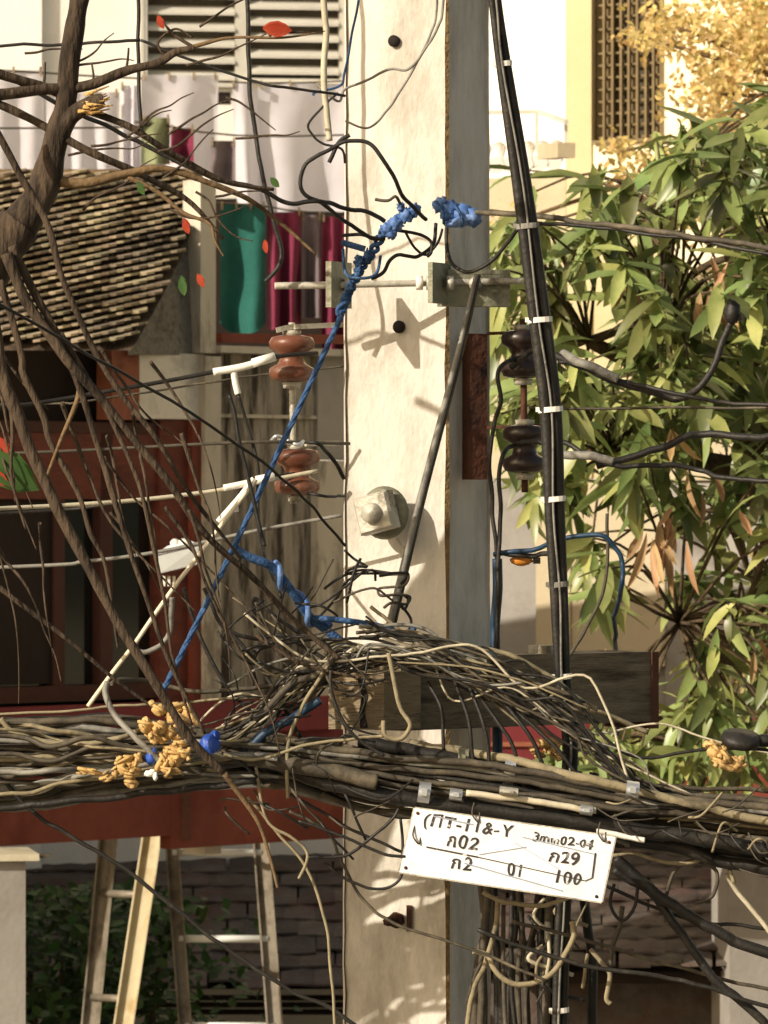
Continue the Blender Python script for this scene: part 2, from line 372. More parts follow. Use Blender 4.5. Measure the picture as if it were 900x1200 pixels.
for (x0, y0, x1, y1, Y1) in ((324, 387, 345, 382, 9.97), (345, 383, 412, 380, 10.03), (358, 520, 412, 519, 10.03), (325, 516, 345, 519, 9.97)):
    build(MB().bar(P(x0, y0, 9.96), P(x1, y1, Y1), .007, .010), 'strap', 'galv', t)
m_ = MB(); m_.tube([P(318, 517, 9.93), P(324, 511, 9.92), P(333, 514, 9.93), P(348, 521, 9.92), P(356, 517, 9.93)], .004, 6); build(m_, 'cotter', 'alu', t)
t = secondary('dark_insulator_rack', 613, ((415, 0), (526, 2)), 374, 577, 9.95, 26, 56, 'porc_d', 'rust', 'pair of dark spool insulators on a rod behind the tied black cable', 'insulator')
m_ = MB(); ch = Pl(551, 9.94, 30); ch.slab(m_, 551, 391, 571, 562, .03); build(m_, 'channel', 'rust', t)
for y in (391, 501): build(MB().bar(P(571, y, 9.96), P(640, y-3, 9.95), .006, .006), 'strap', 'rust', t)

# ---------------------------------------------------------------- timber block and crossarm
cr = Pl(450, 9.56, 42)
t = thing('crossarm', cr.p(600, 850), 'long grey weathered timber crossarm running back to the right of the pole', 'crossarm')
m_ = MB(); cr.slab(m_, 470, 768, 764, 852, .13, -.012, 600)
build(m_, 'beam', 'timber_d', t)
m_ = MB(); cr.slab(m_, 764.5, 764, 772, 854, .14, -.008, 768); build(m_, 'end_strap', 'rust', t)
m_ = MB(); cr.slab(m_, 640, 757, 655, 767, .05, -.03, 648); build(m_, 'bolt_head', 'galv', t)
build(MB().box(P(553, 786, 9.6), .055, .01, .05), 'strap_plate', 'galv_g', t)
bl = thing('timber_block', P(430, 855, 9.5), 'short squared timber block with pale end grain and a dark crack, fixed across the pole', 'timber block')
m_ = MB()
for i in range(1):
    e = Pl(450, 9.545, -22); z1 = e.z(418, 787); z0 = e.z(418, 855)
    a = e.at(385, z0); b = e.at(450, z0); c = cr.at(493, z0, .001); d = c+(a-b)
    up = Vector((0, .0, z1-z0)); m_.hexa([a, b, c, d, a+up, b+up, c+up, d+up])
build(m_, 'block', 'timber', bl)
m_ = MB(); m_.add([e.p(418, 792, .002), e.p(424, 792, .002), e.p(431, 815, .002), e.p(427, 835, .002), e.p(431, 853, .002), e.p(422, 853, .002), e.p(421, 832, .002), e.p(424, 815, .002)], [(0,1,2,7), (7,2,3,6), (6,3,4,5)])
build(m_, 'crack', 'hole', bl)

# ---------------------------------------------------------------- guy conduit on pole, blue rope
t = thing('guy_rod', P(457, 745, 9.7), 'thin grey metal rod leaning across the pole, its foot in the curled wires', 'rod')
m_ = MB(); m_.tube([P(558, 322, 9.74), P(540, 400, 9.735), P(520, 478, 9.73), P(489, 598, 9.71), P(456, 735, 9.68)], [.004, .005, .006, .0066, .0072], 8); build(m_, 'rod', 'grey', t)
m_ = MB(); m_.tube([P(562, 322, 9.745), P(545, 400, 9.74), P(525, 478, 9.735), P(494, 598, 9.715), P(462, 735, 9.685)], [.003]*5, 6); build(m_, 'wire', 'dust', t)  # dark strand along the rod, standing in for the shadow on its right

def twist(mb, pts, r, turns, r2, phase=0, n=6):
    """one strand of a twisted rope"""
    q, _ = spline(pts, r, 24); k = len(q); o = []
    for i, p in enumerate(q):
        T = (q[min(i+1, k-1)]-q[max(i-1, 0)]).normalized(); u = Vector((0,1,0)); u = (u-T*u.dot(T)).normalized(); w_ = T.cross(u)
        a = phase+turns*2*math.pi*i/k; o.append(p+(u*math.cos(a)+w_*math.sin(a))*r)
    mb.tube(o, r2, n, spl=False)
rp = [P(-60, 1230, 9.3), P(100, 985, 9.3), P(190, 812, 9.3), P(265, 660, 9.42), P(340, 500, 9.52), P(402, 365, 9.58), P(412, 335, 9.6)]
t = thing('blue_rope', P(190, 812, 9.3), 'long taut blue rope slanting down left from the knots on the pole', 'rope')
m_ = MB()
for k in range(3): twist(m_, rp[2:], .0024, 12, .0036, k*2.094)
build(m_, 'rope', 'blue', t)
rk = [P(412, 335, 9.6), P(424, 312, 9.6), P(436, 296, 9.6), P(450, 272, 9.6), P(466, 258, 9.6), P(486, 246, 9.61)]
m_ = MB()
for k in range(2): twist(m_, [P(398, 368, 9.57)]+rk, .0065, 8, .0045, k*3.14)
for (x, y) in ((406, 350), (410, 338), (420, 318), (431, 300), (420, 306)):
    m_.blob(P(x, y, 9.585), .008, .009, .011, .8, 2, 3)
m_.tube([P(400, 284, 9.6), P(414, 288, 9.6), P(428, 292, 9.6)], .006, 6)
m_.tube([P(402, 292, 9.6), P(405, 320, 9.58), P(418, 326, 9.58), P(440, 322, 9.58), P(446, 300, 9.6)], .003, 6)
build(m_, 'knot', 'blue', t)
m_ = MB()
for (x, y, sx, sz) in ((453, 268, 0.011, 0.011), (464, 262, 0.013, 0.014), (476, 252, 0.013, 0.014), (486, 246, .010, .012), (458, 274, .010, .010), (470, 243, .008, .009)):
    m_.blob(P(x, y, 9.59), sx, .013, sz, .7, 2, 3)
build(m_, 'plastic_wrap', 'blue2', t)
t = thing('blue_wrap', P(537, 262, 9.75), 'lumpy torn blue plastic wrap around the wire beside the pole edge', 'plastic wrap')
m_ = MB()
for (x, y, sx, sz, r_) in ((515, 241, .013, .014, 0), (527, 246, .018, .019, 20), (541, 251, .019, .020, 25), (553, 254, .019, .018, 10), (540, 259, .034, .011, -8), (520, 237, .006, .012, 0)):
    m_.blob(P(x, y, 9.75), sx, .018, sz, .45, 2, 2.5, Matrix.Rotation(R(r_), 3, 'Y'))
build(m_, 'wrap', 'blue2', t)
for i in range(2):
    m_ = MB(); m_.tube([P(511+i*22, 236+i*5, 9.735), P(519+i*22, 250+i*4, 9.725), P(520+i*22, 262+i*2, 9.74)], .003, 6); build(m_, 'tie', 'blue', t)
t = thing('blue_cable', P(400, 755, 9.55), 'thick blue cable coiled with pale blue turns reaching the curled wires on the pole', 'cable')
b2 = [P(272, 640, 9.44), P(290, 652, 9.44), P(318, 664, 9.45), P(340, 690, 9.47), P(362, 722, 9.5), P(382, 738, 9.52), P(412, 762, 9.52)]
m_ = MB(); m_.tube(b2, .0085, 8); m_.tube([P(362, 724, 9.5), P(400, 727, 9.5), P(440, 733, 9.52), P(478, 742, 9.52), P(486, 732, 9.52)], .006, 7); build(m_, 'core', 'blue', t)
m_ = MB(); twist(m_, b2[2:6], .012, 2.2, .0055, 1); build(m_, 'loose_turn', 'blue2', t)

# ---------------------------------------------------------------- cables
CN = {}
def cable(pts, r, m='black', label=None, name='cable', cat='cable', group=None, n=6, ext=None, step=5, wob=0):
    """pts: (px, py, Y); r in pixels at the pole"""
    q = [P(*p) for p in pts]
    if wob: q = [p+Vector((random.gauss(0, wob), random.gauss(0, wob), random.gauss(0, wob))) for p in q]
    m_ = MB(); rr = [x/600 for x in r] if hasattr(r, '__len__') else r/600
    q2, r2 = spline(q, rr, step+3); sd = Vector((random.random()*40, random.random()*40, 0)); am = min(.005, .0012+.7*(r2[0] if r2 else .003))
    q2 = [p+Vector((noise.noise(p*16+sd), noise.noise(p*16+sd*1.3), noise.noise(p*16+sd*1.7)))*am+Vector((0, noise.noise(p*45+sd), noise.noise(p*45+sd*1.3)))*am*.45 for p in q2]
    m_.tube(q2, r2, n, spl=False); return tag(build(m_, name, m), label, cat, group)

# thick black cable run with white ties (top to bottom)
kp = [(556,-260), (567,-120), (580, 0), (590, 75), (612, 220), (632, 370), (645, 480), (650, 600), (655, 700), (660, 800), (668, 872), (664, 960), (660, 1060), (656, 1200), (655, 1500), (655, 2600)]
t = thing('tied_cable', P(655, 2600, 9.55), 'pair of thick black cables held by white ties, running top to bottom beside the pole', 'cable')
def kr(y): return 6.5 if y < 0 else 6.5+min(1, y/300)*4.6-max(0, min(1, (y-500)/300))*3.2
for s_ in (-1, 1):
    m_ = MB(); m_.tube([P(x+s_*kr(y)*.56, y, 9.58+s_*.006) for x, y in kp], [kr(y)*.62/600 for x, y in kp], 9); build(m_, 'cable', 'black', t)
m_ = MB(); m_.tube([P(x+s_*1.5, y, 9.565) for s_, (x, y) in zip((1,-1)*8, kp)], .0022, 6); build(m_, 'messenger_wire', 'grey', t)
from bisect import bisect
for y, nm in ((75, 'white'), (265, 'grey'), (375, 'white'), (480, 'white'), (585, 'white'), (685, 'grey'), (793, 'white'), (1184, 'white')):
    i = bisect([k[1] for k in kp], y)-1; (x0, y0), (x1, y1) = kp[i], kp[i+1]; x = x0+(x1-x0)*(y-y0)/(y1-y0)
    k = kr(y)/600; q = P(x, y, 9.58); m_ = MB()
    ring = []
    for zz in (-.005, .005):
        for j in range(16):
            a = 2*math.pi*j/16; ring.append(q+Vector((math.cos(a)*k*1.28, math.sin(a)*k*.95-.002, zz+math.cos(a)*.002)))
    m_.add(ring, [(j, (j+1) % 16, 16+(j+1) % 16, 16+j) for j in range(16)]); m_.box(q+Vector((-k*1.25, -.004, 0)), .009, .009, .009)
    build(m_, 'cable_tie', nm, t)

# left span wires and taped ends at the insulators
def span(name, pts, r, m, label, parts=()):
    t = thing(name, P(*pts[-1]), label, 'cable'); m_ = MB(); m_.tube([P(*p) for p in pts], r/600, 7); build(m_, 'wire', m, t)
    for nm, pp, rr, mm in parts: m_ = MB(); m_.tube([P(*p) for p in pp], rr/600, 7); build(m_, nm, mm, t)
span('line_wire', [(-700,510,9.4), (-200,492,9.5), (0,478,9.76), (130,458,9.85), (250,436,9.900), (325,418,9.910), (372,414,9.950)], 2.6, 'black', 'black line wire ending in white tape at the upper brown insulator',
     (('tape', [(250,436,9.898), (285,430,9.898), (318,420,9.910)], 4.6, 'white'), ('tape', [(296,426,9.900), (322,418,9.910)], 5.6, 'white'), ('tail', [(273,430,9.900), (276,450,9.900), (279,462,9.900)], 4, 'white'),
      ('tail_wire', [(279,462,9.900), (290,500,9.910), (302,545,9.910), (302,590,9.910), (306,640,9.8), (330,700,9.6)], 2.2, 'black')))
span('line_wire', [(-700,620,9.4), (-200,603,9.5), (0,596,9.76), (140,588,9.85), (240,577,9.900), (300,566,9.910), (372,552,9.940)], 2.6, 'pale', 'pale grey line wire passing in front of the lower brown insulator')
span('line_wire', [(-700,640,9.5), (0,602,9.950), (120,592,9.950), (262,572,9.910), (300,562,9.910), (345,555,9.950)], 2.0, 'black', 'black line wire taped white where it meets the lower brown insulator',
     (('tape', [(262,572,9.905), (290,566,9.905), (298,562,9.905)], 4, 'white'), ('tape', [(300,563,9.905), (322,558,9.905)], 5, 'white'), ('tail', [(298,562,9.905), (280,585,9.900), (256,612,9.900)], 4.2, 'white'), ('tail', [(275,588,9.900), (276,600,9.900)], 4, 'white')))
span('line_wire', [(-700,560,9.8), (0,532,9.9), (150,525,9.9), (300,518,9.9), (410,520,9.97)], 2.0, 'dust', 'dark level line wire between the two taped wires left of the pole')
span('line_wire', [(-700,690,9.9), (0,665,9.9), (100,658,9.9), (190,646,9.9), (300,622,9.9), (400,604,9.85)], 2.3, 'grey', 'grey sagging wire running behind the small white lamp to the square nut')
cable([(-700,500,10), (0,474,10.2), (100,470,10.2), (300,440,10.3), (405,430,10.3)], 1.3, 'dust', 'thin dark wire just under the upper taped wire, left of the pole')
# pale bright drop wire with dark joints
t = thing('drop_wire', P(100, 830, 9.2), 'bright straight pale cord with dark gaps slanting down left to the cable bundle', 'cable')
dp = [(300, 562), (262, 612), (226, 660), (210, 680), (178, 725), (156, 757), (132, 788), (103, 828)]
m_ = MB(); m_.tube([P(x, y, 9.5-.0004*(562-x*0-y)*-.8) for x, y in dp], .0042, 8, step=3); build(m_, 'cord', 'pale_w', t)
for (x, y) in ((207, 684), (148, 768), (176, 728)):
    m_ = MB(); dd = P(x-3, y+5, 9.5+.00032*(y-562))-P(x, y, 9.5+.00032*(y-562)); m_.tube([P(x, y, 9.5+.00032*(y-562)), P(x, y, 9.5+.00032*(y-562))+dd], .0049, 8, spl=False); build(m_, 'dark_joint', 'black', t)
cable([(152,760,9.5), (170,764,9.5), (190,752,9.5), (200,735,9.5), (201,700,9.5)], 3, 'grey', 'short grey wire curl hooked under the pale cord')
cable([(125,800,9.3), (124,815,9.3), (135,840,9.28), (160,868,9.25), (190,893,9.25)], 3.4, 'grey', 'grey cable curving down into the yellow taped joints', n=8)
cable([(130,800,9.32), (150,795,9.35), (200,805,9.4), (250,812,9.4), (330,800,9.4), (380,778,9.4)], 2.6, 'dust', 'dark cable arching from the grey curve up towards the timber block')
cable([(-300,860,9.4), (0,838,9.4), (90,832,9.4), (160,826,9.4), (230,822,9.4), (330,815,9.4), (400,800,9.4)], 1.6, 'tan', 'thin straight tan wire along the top of the left cable bundle')

# long thin wires at the top left and across the pole
cable([(-700,75,9.5), (-200,60,9.5), (0,54,9.5), (80,52,9.5), (165,47,9.5)], 1.8, 'black', 'thin black wire crossing the white wall at top left')
cable([(165,47,9.5), (230,72,9.5), (292,94,9.5), (340,103,9.5), (405,112,9.55)], 1.6, 'black', 'thin dark wire sagging in front of the louvred window')
cable([(161,-300,9.8), (162,-20,9.8), (163,60,9.8), (165,140,9.8), (167,160,9.8)], 2.2, 'black', 'upright black wire dropping left of the louvred window')
cable([(287,-200,9.8), (290,0,9.8), (292,95,9.8), (298,150,9.8), (306,195,9.8), (312,225,9.8), (330,300,9.8), (312,330,9.8)], 2.6, 'black', 'dark wire hanging past the white sheets from the window mullion')
cable([(379,-300,9.6), (380,-20,9.6), (381,40,9.6), (379,90,9.6), (383,125,9.6), (386,165,9.6)], 3.6, 'pale', 'thick cream wire hanging down beside the top of the pole', n=8)
cable([(528,-150,9.55), (520,0,9.6), (514,30,9.6), (500,55,9.6), (480,80,9.6), (455,82,9.62), (425,96,9.62), (404,105,9.62), (396,118,9.62), (372,98,9.64)], 1.5, 'grey', 'thin grey wire looping across the top of the pole face')
cable([(518,-150,9.55), (512,0,9.6), (505,40,9.6), (488,75,9.6), (470,105,9.6), (455,128,9.62), (430,150,9.6), (404,143,9.6)], 1.3, 'grey', 'thin faded wire crossing the pole face below the upper bolt hole')
cable([(420,0,9.6), (412,45,9.6), (404,85,9.6), (399,100,9.6), (370,108,9.6), (368,112,9.6)], 1.4, 'blue', 'thin bluish wire beside the upper left edge of the pole')
cable([(396,110,9.6), (378,125,9.6), (362,147,9.6), (368,160,9.6), (380,168,9.6), (400,175,9.6), (404,192,9.6)], 1.4, 'black', 'small kinked wire near the cream wire end')
cable([(385,190,9.55), (392,175,9.55), (400,164,9.55), (410,158,9.55)], 2.4, 'black', 'short black wire stub at the top of the big loop')
# black loops near the knots
cable([(500,258,9.6), (478,238,9.55), (464,212,9.52), (450,188,9.5), (432,168,9.5), (410,164,9.5), (385,175,9.5), (362,190,9.5), (353,210,9.5), (358,228,9.5), (380,240,9.52), (402,258,9.55), (430,276,9.58), (450,280,9.6)], 2.4, 'black', 'round black wire loop above the blue knots on the pole edge', n=7)
cable([(-500,-140,9.2), (-200,20,9.3), (0,88,9.4), (85,130,9.45), (160,165,9.5), (240,205,9.5), (300,220,9.5), (340,238,9.5), (372,236,9.5), (400,242,9.55), (430,248,9.58), (452,260,9.6)], 2.6, 'black', 'dark wire coming from upper left into the blue knots', n=7)
cable([(400,277,9.6), (420,275,9.6), (445,278,9.6), (462,268,9.6), (500,280,9.62), (505,295,9.62), (500,302,9.62)], 2.0, 'black', 'black wire squeezed under the blue knots')
cable([(1600,392,8.6), (1250,340,9.0), (900,291,9.4), (780,273,9.5), (700,263,9.58), (640,255,9.66), (590,250,9.7), (555,248,9.74)], 3.2, 'dust', 'dusty wire stretching from the blue wrap out through the mango tree', n=8)
cable([(1600,420,8.7), (900,296,9.4), (780,277,9.5), (700,267,9.58), (640,262,9.6), (612,266,9.6), (597,283,9.62), (575,306,9.65), (550,318,9.66), (530,310,9.68), (522,290,9.7), (523,268,9.72)], 2.3, 'black', 'black wire curving down from the tied cable to the side bracket', n=7)
cable([(512,262,9.68), (508,285,9.66), (490,300,9.64), (468,298,9.62), (456,305,9.62), (450,320,9.62), (436,328,9.62)], 2.2, 'black', 'short black wire sagging between the blue knots and blue wrap', n=7)
cable([(518,268,9.7), (512,285,9.68), (500,298,9.67), (485,290,9.65), (474,270,9.63)], 1.5, 'black', 'thin black wire loop under the blue wrap')
cable([(440,234,9.58), (455,235,9.57), (463,230,9.56), (470,240,9.58), (478,250,9.6)], 1.8, 'dust', 'little hooked wire end above the blue knots')
# wires on the right of the pole
cable([(600,430,9.9), (625,412,9.85), (660,421,9.8), (690,432,9.75), (720,448,9.75), (760,458,9.75), (790,468,9.75), (815,458,9.7), (835,430,9.7), (848,395,9.7), (858,370,9.7)], 4.2, 'black', 'thick black cable sweeping up through the mango leaves to a black end', n=8)
cable([(655,424,9.8), (690,428,9.76), (720,444,9.76), (800,462,9.7), (860,472,9.7), (1000,478,9.6), (1400,500,9.4)], 2.4, 'black', 'black wire running right through the middle of the mango leaves')
cable([(620,478,9.9), (700,479,9.9), (900,478,9.8), (1500,482,9.4)], 1.6, 'dust', 'straight thin wire right of the pole at the height of the third tie')
cable([(662,415,9.82), (680,424,9.74), (702,434,9.74), (724,445,9.74)], 5.2, 'grey', 'grey sleeve splice on the cable in front of the mango leaves', name='cable_splice', cat='cable splice', n=8)
m_ = MB(); m_.blob(P(858, 366, 9.7), .016, .016, .024, .3, 1); m_.box(P(868, 372, 9.7), .012, .012, .012); tag(build(m_, 'cable_end_cap', 'black'), 'black knobbly cable end cap among the mango leaves', 'cable cap')
cable([(605,520,9.9), (630,518,9.85), (662,520,9.8), (700,540,9.76), (725,548,9.75), (770,545,9.75), (820,550,9.75), (860,562,9.7), (1000,560,9.6), (1500,540,9.4)], 3.0, 'black', 'black cable from the lower dark insulator running right through leaves', n=7)
cable([(660,534,9.8), (690,536,9.76), (718,542,9.75)], 5, 'grey', 'grey sleeve splice beside the lower dark insulator', name='cable_splice', cat='cable splice', n=8)
cable([(700,545,9.8), (760,530,9.8), (800,512,9.8), (830,508,9.8), (880,512,9.75), (1000,505,9.6)], 4.2, 'black', 'upper black cable bulge below the mango fruit-coloured patch')
cable([(620,418,9.95), (595,424,9.85), (583,440,9.83), (588,470,9.83), (580,495,9.84), (574,530,9.85), (577,600,9.86), (582,650,9.86), (580,700,9.86)], 2.6, 'black', 'wavy black wire dropping from the upper dark insulator beside the pole', n=7)
cable([(610,520,9.95), (592,528,9.85), (586,545,9.83), (586,600,9.83), (584,700,9.83), (582,765,9.85)], 2.6, 'black', 'straight black wire dropping from the lower dark insulator beside the pole', n=7)
cable([(583,655,9.86), (582,700,9.86), (580,740,9.86), (581,790,9.86), (584,900,9.86)], 6, 'teal_c', 'thick dark teal cable standing right beside the pole', n=9)
cable([(578,650,9.85), (600,646,9.84), (630,642,9.8), (650,634,9.78), (700,628,9.75), (722,640,9.75), (730,660,9.75), (728,690,9.75), (720,730,10.0), (725,790,10.35), (724,860,10.5)], 2.8, 'teal_c', 'dark blue cable crossing behind the tied cable and curling in the leaves', n=8)
cable([(588,648,9.85), (620,652,9.83), (640,648,9.8), (655,652,9.78)], 3, 'black', 'short black jumper under the dark blue cable')
t = thing('orange_clip', P(612, 664, 9.86), 'small orange plastic clamp hanging beside the pole', 'clamp')
build(MB().blob(P(611, 657, 9.86), .022, .012, .010, .2, 1), 'clamp', 'orange', t); build(MB().box(P(629, 657, 9.86), .014, .012, .012), 'screw_block', 'dust', t)
cable([(712,600,9.75), (712,660,9.75), (704,700,9.75), (688,735,9.75), (665,775,9.75), (650,800,9.7)], 2, 'dust', 'thin dark wire falling from the leaves to the crossarm')
cable([(760,858,9.6), (700,835,9.6), (640,820,9.6), (600,800,9.6), (560,790,9.6), (520,792,9.58)], 3, 'tan', 'tan cable leaving the curled wires low over the crossarm')

# left to right cable bundle
random.seed(21)
cols_ = [-1500, -700, -300, 0, 120, 250, 330, 450, 600, 750, 900, 1200, 1700]
def band(u, x):   # centre line heights of the bundle across the street
    top = {-1500: 900, -700: 862, -300: 848, 0: 850, 120: 846, 250: 858, 330: 868, 450: 882, 600: 902, 750: 924, 900: 938, 1200: 980, 1700: 1050}
    bot = {-1500: 1010, -700: 965, -300: 950, 0: 945, 120: 930, 250: 915, 330: 922, 450: 948, 600: 965, 750: 990, 900: 1012, 1200: 1062, 1700: 1150}
    return top[x]+(bot[x]-top[x])*u
GB = 'bundled cables crossing the picture from left to right'
LB = {'black': 'black cable lying in the thick bundle crossing in front of the pole', 'dust': 'dusty dark cable lying in the thick bundle crossing in front of the pole', 'tan': 'tan dust-covered cable lying in the thick bundle crossing in front of the pole', 'grey': 'grey cable lying in the thick bundle crossing in front of the pole'}
for i in range(46):
    u = (i+.5)/46; mm = random.choice(['black', 'dust', 'dust', 'dust', 'tan', 'grey', 'black']); pts = []
    uu = u; Y = 9.36+random.random()*.2
    for x in cols_:
        if 200 < x < 500: uu = .5+(u-.5)*.9+random.gauss(0, .10)
        else: uu = uu*.6+u*.4+random.gauss(0, .07)
        pts.append((x+random.uniform(-25, 25), band(max(-.1, min(1.1, uu)), x)+random.gauss(0, 1.8), Y+random.gauss(0, .012)))
    cable(pts, random.uniform(1.8, 4.6), mm, LB[mm], group=GB, n=7, step=7)
# the wires of the left bundle that stay left: frayed, brightly lit
for i in range(16):
    y0 = random.uniform(838, 938); mm = random.choice(['tan', 'tan', 'dust', 'dust', 'grey'])
    e = random.uniform(180, 330); pts = [(-900, y0+random.uniform(0, 60), 9.2), (-200, y0+random.gauss(0, 6), 9.25)]
    for x in (0, 60, 120): pts.append((x, y0+(888-y0)*(x/260)+random.gauss(0, 5), 9.28+random.random()*.08))
    pts.append((e, 888+random.uniform(-25, 30), 9.34))
    cable(pts, random.uniform(1.5, 3.2), mm, {'tan': 'sunlit tan cable strand running into the yellow taped joints', 'dust': 'dark cable strand running into the yellow taped joints', 'grey': 'grey cable strand running into the yellow taped joints'}[mm], group='strands entering the yellow taped joints', n=6, step=6)
# very thick members of the right bundle
cable([(150,905,9.42), (300,890,9.4), (345,905,9.38), (420,926,9.36), (500,941,9.36), (620,955,9.36), (760,975,9.36), (900,996,9.36), (1300,1060,9.3), (1800,1150,9.2)], 8, 'black', 'thickest black cable passing right behind the top of the white sign', n=10)
cable([(290,884,9.36), (330,895,9.35), (400,909,9.34), (440,918,9.34)], 9, 'dust', 'rough grey taped cable sleeve just left of the pole base hardware', name='cable_sleeve', cat='cable sleeve', n=10, wob=.002)
cable([(420,868,9.44), (480,880,9.44), (540,888,9.44), (620,902,9.44), (720,925,9.42), (900,960,9.4), (1300,1030,9.3)], 7.5, 'black', 'thick black cable clamped above the sign in front of the pole', n=10)
cable([(480,872,9.46), (570,886,9.42), (660,906,9.37), (740,925,9.36), (820,945,9.36), (900,962,9.36), (1300,1030,9.3)], 5, 'tan', 'thick sunlit tan cable at the right end of the bundle', n=9)
cable([(740,985,9.40), (820,1000,9.4), (900,1020,9.4), (1400,1100,9.3)], 7, 'black', 'lowest thick black cable right of the sign', n=9)
cable([(545,930,9.335), (600,936,9.333), (650,943,9.333), (700,951,9.333)], 3.6, 'pale', 'bright pale cable strip lying just above the white sign', n=8)
cable([(700,975,9.345), (735,980,9.345), (756,984,9.345)], 3.2, 'white', 'white tape strip beside the right end of the sign', name='tape_strip', cat='tape')
# metal bands
def bandclip(x, y, w_, h_, label, m='alu', Y=9.34, rot=8):
    t = thing('metal_band', P(x, y+h_, Y), label, 'metal band')
    rm = Matrix.Rotation(R(rot), 3, 'Y'); m_ = MB()
    a = px2m(w_, Y); b = px2m(h_, Y); ring = []
    for k in range(9):
        th = math.pi*(k/8-.5)
        for s_ in (-1, 1): ring.append(P(x, y, Y)+rm @ Vector((s_*a/2, .018-.03*math.cos(th), math.sin(th)*b/2)))
    m_.add(ring, [(2*k, 2*k+1, 2*k+3, 2*k+2) for k in range(8)], True); build(m_, 'band', m, t)
    build(MB().box(P(x, y-h_*.1, Y)+Vector((0, -.014, 0)), a*.5, .006, b*.35, rm), 'buckle', m, t)
bandclip(497, 930, 14, 26, 'silver metal band at the left end of the sign')
bandclip(534, 932, 15, 15, 'small silver band right of the one at the left end of the sign')
bandclip(597, 904, 13, 34, 'tall silver band on the thick black cable above the sign', Y=9.40)
bandclip(542, 892, 12, 30, 'dull grey band on the black cable in front of the pole edge', 'galv_g', Y=9.41)
bandclip(741, 927, 15, 22, 'silver band on the tan cables above the right end of the sign', Y=9.33)
bandclip(687, 950, 15, 12, 'flat silver clip on the pale strip above the sign', Y=9.325)
bandclip(596, 928, 22, 10, 'flat tan clip on the pale strip over the middle of the sign', 'galv', Y=9.325)
bandclip(318, 889, 14, 6, 'tiny bright clip left of the rough grey sleeve', Y=9.33)

# yellow taped joints and blue connectors
def joint(name, pts, m, label, cat, Y=9.25, part='tape_turn'):
    cx = sum(p[0] for p in pts)/len(pts); cy = max(p[1] for p in pts)
    t = thing(name, P(cx, cy, Y), label, cat)
    for (x, y, rx, rz, rot) in pts:
        m_ = MB(); rm = Matrix.Rotation(R(rot), 3, 'Y')
        # a lumpy ring-like turn of tape
        c = P(x, y, Y+random.uniform(-.012, .012)); m_.blob(c, px2m(rx, Y), px2m(min(rx, rz)*1.1, Y), px2m(rz, Y), .35, 2, 2.5, rm); 
        if m == 'yellow':
            for k in range(2):
                d = Vector((random.gauss(0, 1)*px2m(rx, Y)*.7, random.uniform(-.016, .0), random.gauss(0, 1)*px2m(rz, Y)*.7)); m_.blob(c+d, px2m(rx, Y)*.45, px2m(rz, Y)*.5, px2m(rz, Y)*.45, .6, 1, 3, rm)
            m_.tube([c+rm @ Vector((px2m(rx, Y)*1.05*math.cos(q), px2m(min(rx, rz), Y)*1.2*math.sin(q), px2m(rz, Y)*.5*math.sin(q*.5))) for q in (0, 1, 2, 3, 4, 5, 6, 7)], .0035, 5, step=3)
        build(m_, part, m, t)
joint('taped_joint', [(186,832,8,7,20), (204,829,11,6,-15), (219,834,6,10,10), (226,844,8,6,40), (208,842,13,6,15)], 'yellow', 'upper yellow taped cable joint on the left bundle', 'cable joint')
joint('taped_joint', [(171,850,8,9,0), (187,853,8,8,15), (199,858,7,8,10), (180,862,11,6,30), (208,866,6,6,0), (190,867,6,5,0)], 'yellow', 'middle yellow taped cable joint, just left of the crossing stem', 'cable joint')
joint('taped_joint', [(212,872,7,5,0), (205,886,12,13,0), (196,890,7,15,25), (189,893,5,15,30), (216,883,6,6,0), (201,878,8,5,0), (200,903,12,5,10)], 'yellow', 'large coiled yellow taped cable joint below the middle one', 'cable joint')
joint('taped_joint', [(146,892,10,6,-30), (155,899,9,5,20), (145,903,8,5,20), (161,890,4,8,20), (153,908,8,5,0), (154,918,7,6,0), (157,906,5,5,0)], 'yellow', 'lowest left yellow taped cable joint, stacked in small turns', 'cable joint')
joint('taped_joint', [(133,908,4,10,55), (125,912,7,4,-20), (110,905,8,3.4,12), (100,903,8,3.2,8)], 'yellow', 'thin yellow taped tail at the far left of the joints', 'cable joint')
joint('blue_connector', [(177,888,7,9,0), (180,882,4,5,0)], 'blue3', 'small blue cable connector between the yellow joints', 'connector', part='cap')
joint('blue_connector', [(246,873,12,12,20), (238,880,7,7,0), (252,864,6,8,0)], 'blue3', 'larger bright blue plastic connector right of the yellow joints', 'connector', part='cap')
joint('white_connector', [(176,906,7,4,-20), (182,910,3,5,0)], 'white', 'tiny white connector under the small blue one', 'connector', Y=9.22, part='cap')
joint('taped_joint', [(637,872,6,5,30), (648,880,8,5,35), (632,884,6,5,20), (655,886,6,6,0), (642,878,7,4,40), (650,870,5,3,20), (626,880,4,4,0)], 'yellow', 'yellow torn taped joint behind the tied black cable', 'cable joint', Y=9.55)
joint('taped_joint', [(838,880,9,10,30), (850,888,8,7,40), (864,894,9,8,20), (852,897,17,6,18), (835,874,6,6,0)], 'yellow', 'big ochre taped joint under a black disc at the right edge', 'cable joint', Y=9.36)
t = thing('black_disc_cap', P(870, 880, 9.34), 'flat round black cap lying on the ochre joint at the right edge', 'cap')
build(MB().lathe(P(868, 866, 9.36), (.1, -.35, 1), [(-.01, 0), (-.01, .034), (0, .037), (.008, .034), (.012, 0)], 24), 'disc', 'black', t)
build(MB().blob(P(895, 868, 9.37), .025, .016, .012, .3), 'stub', 'black', t)

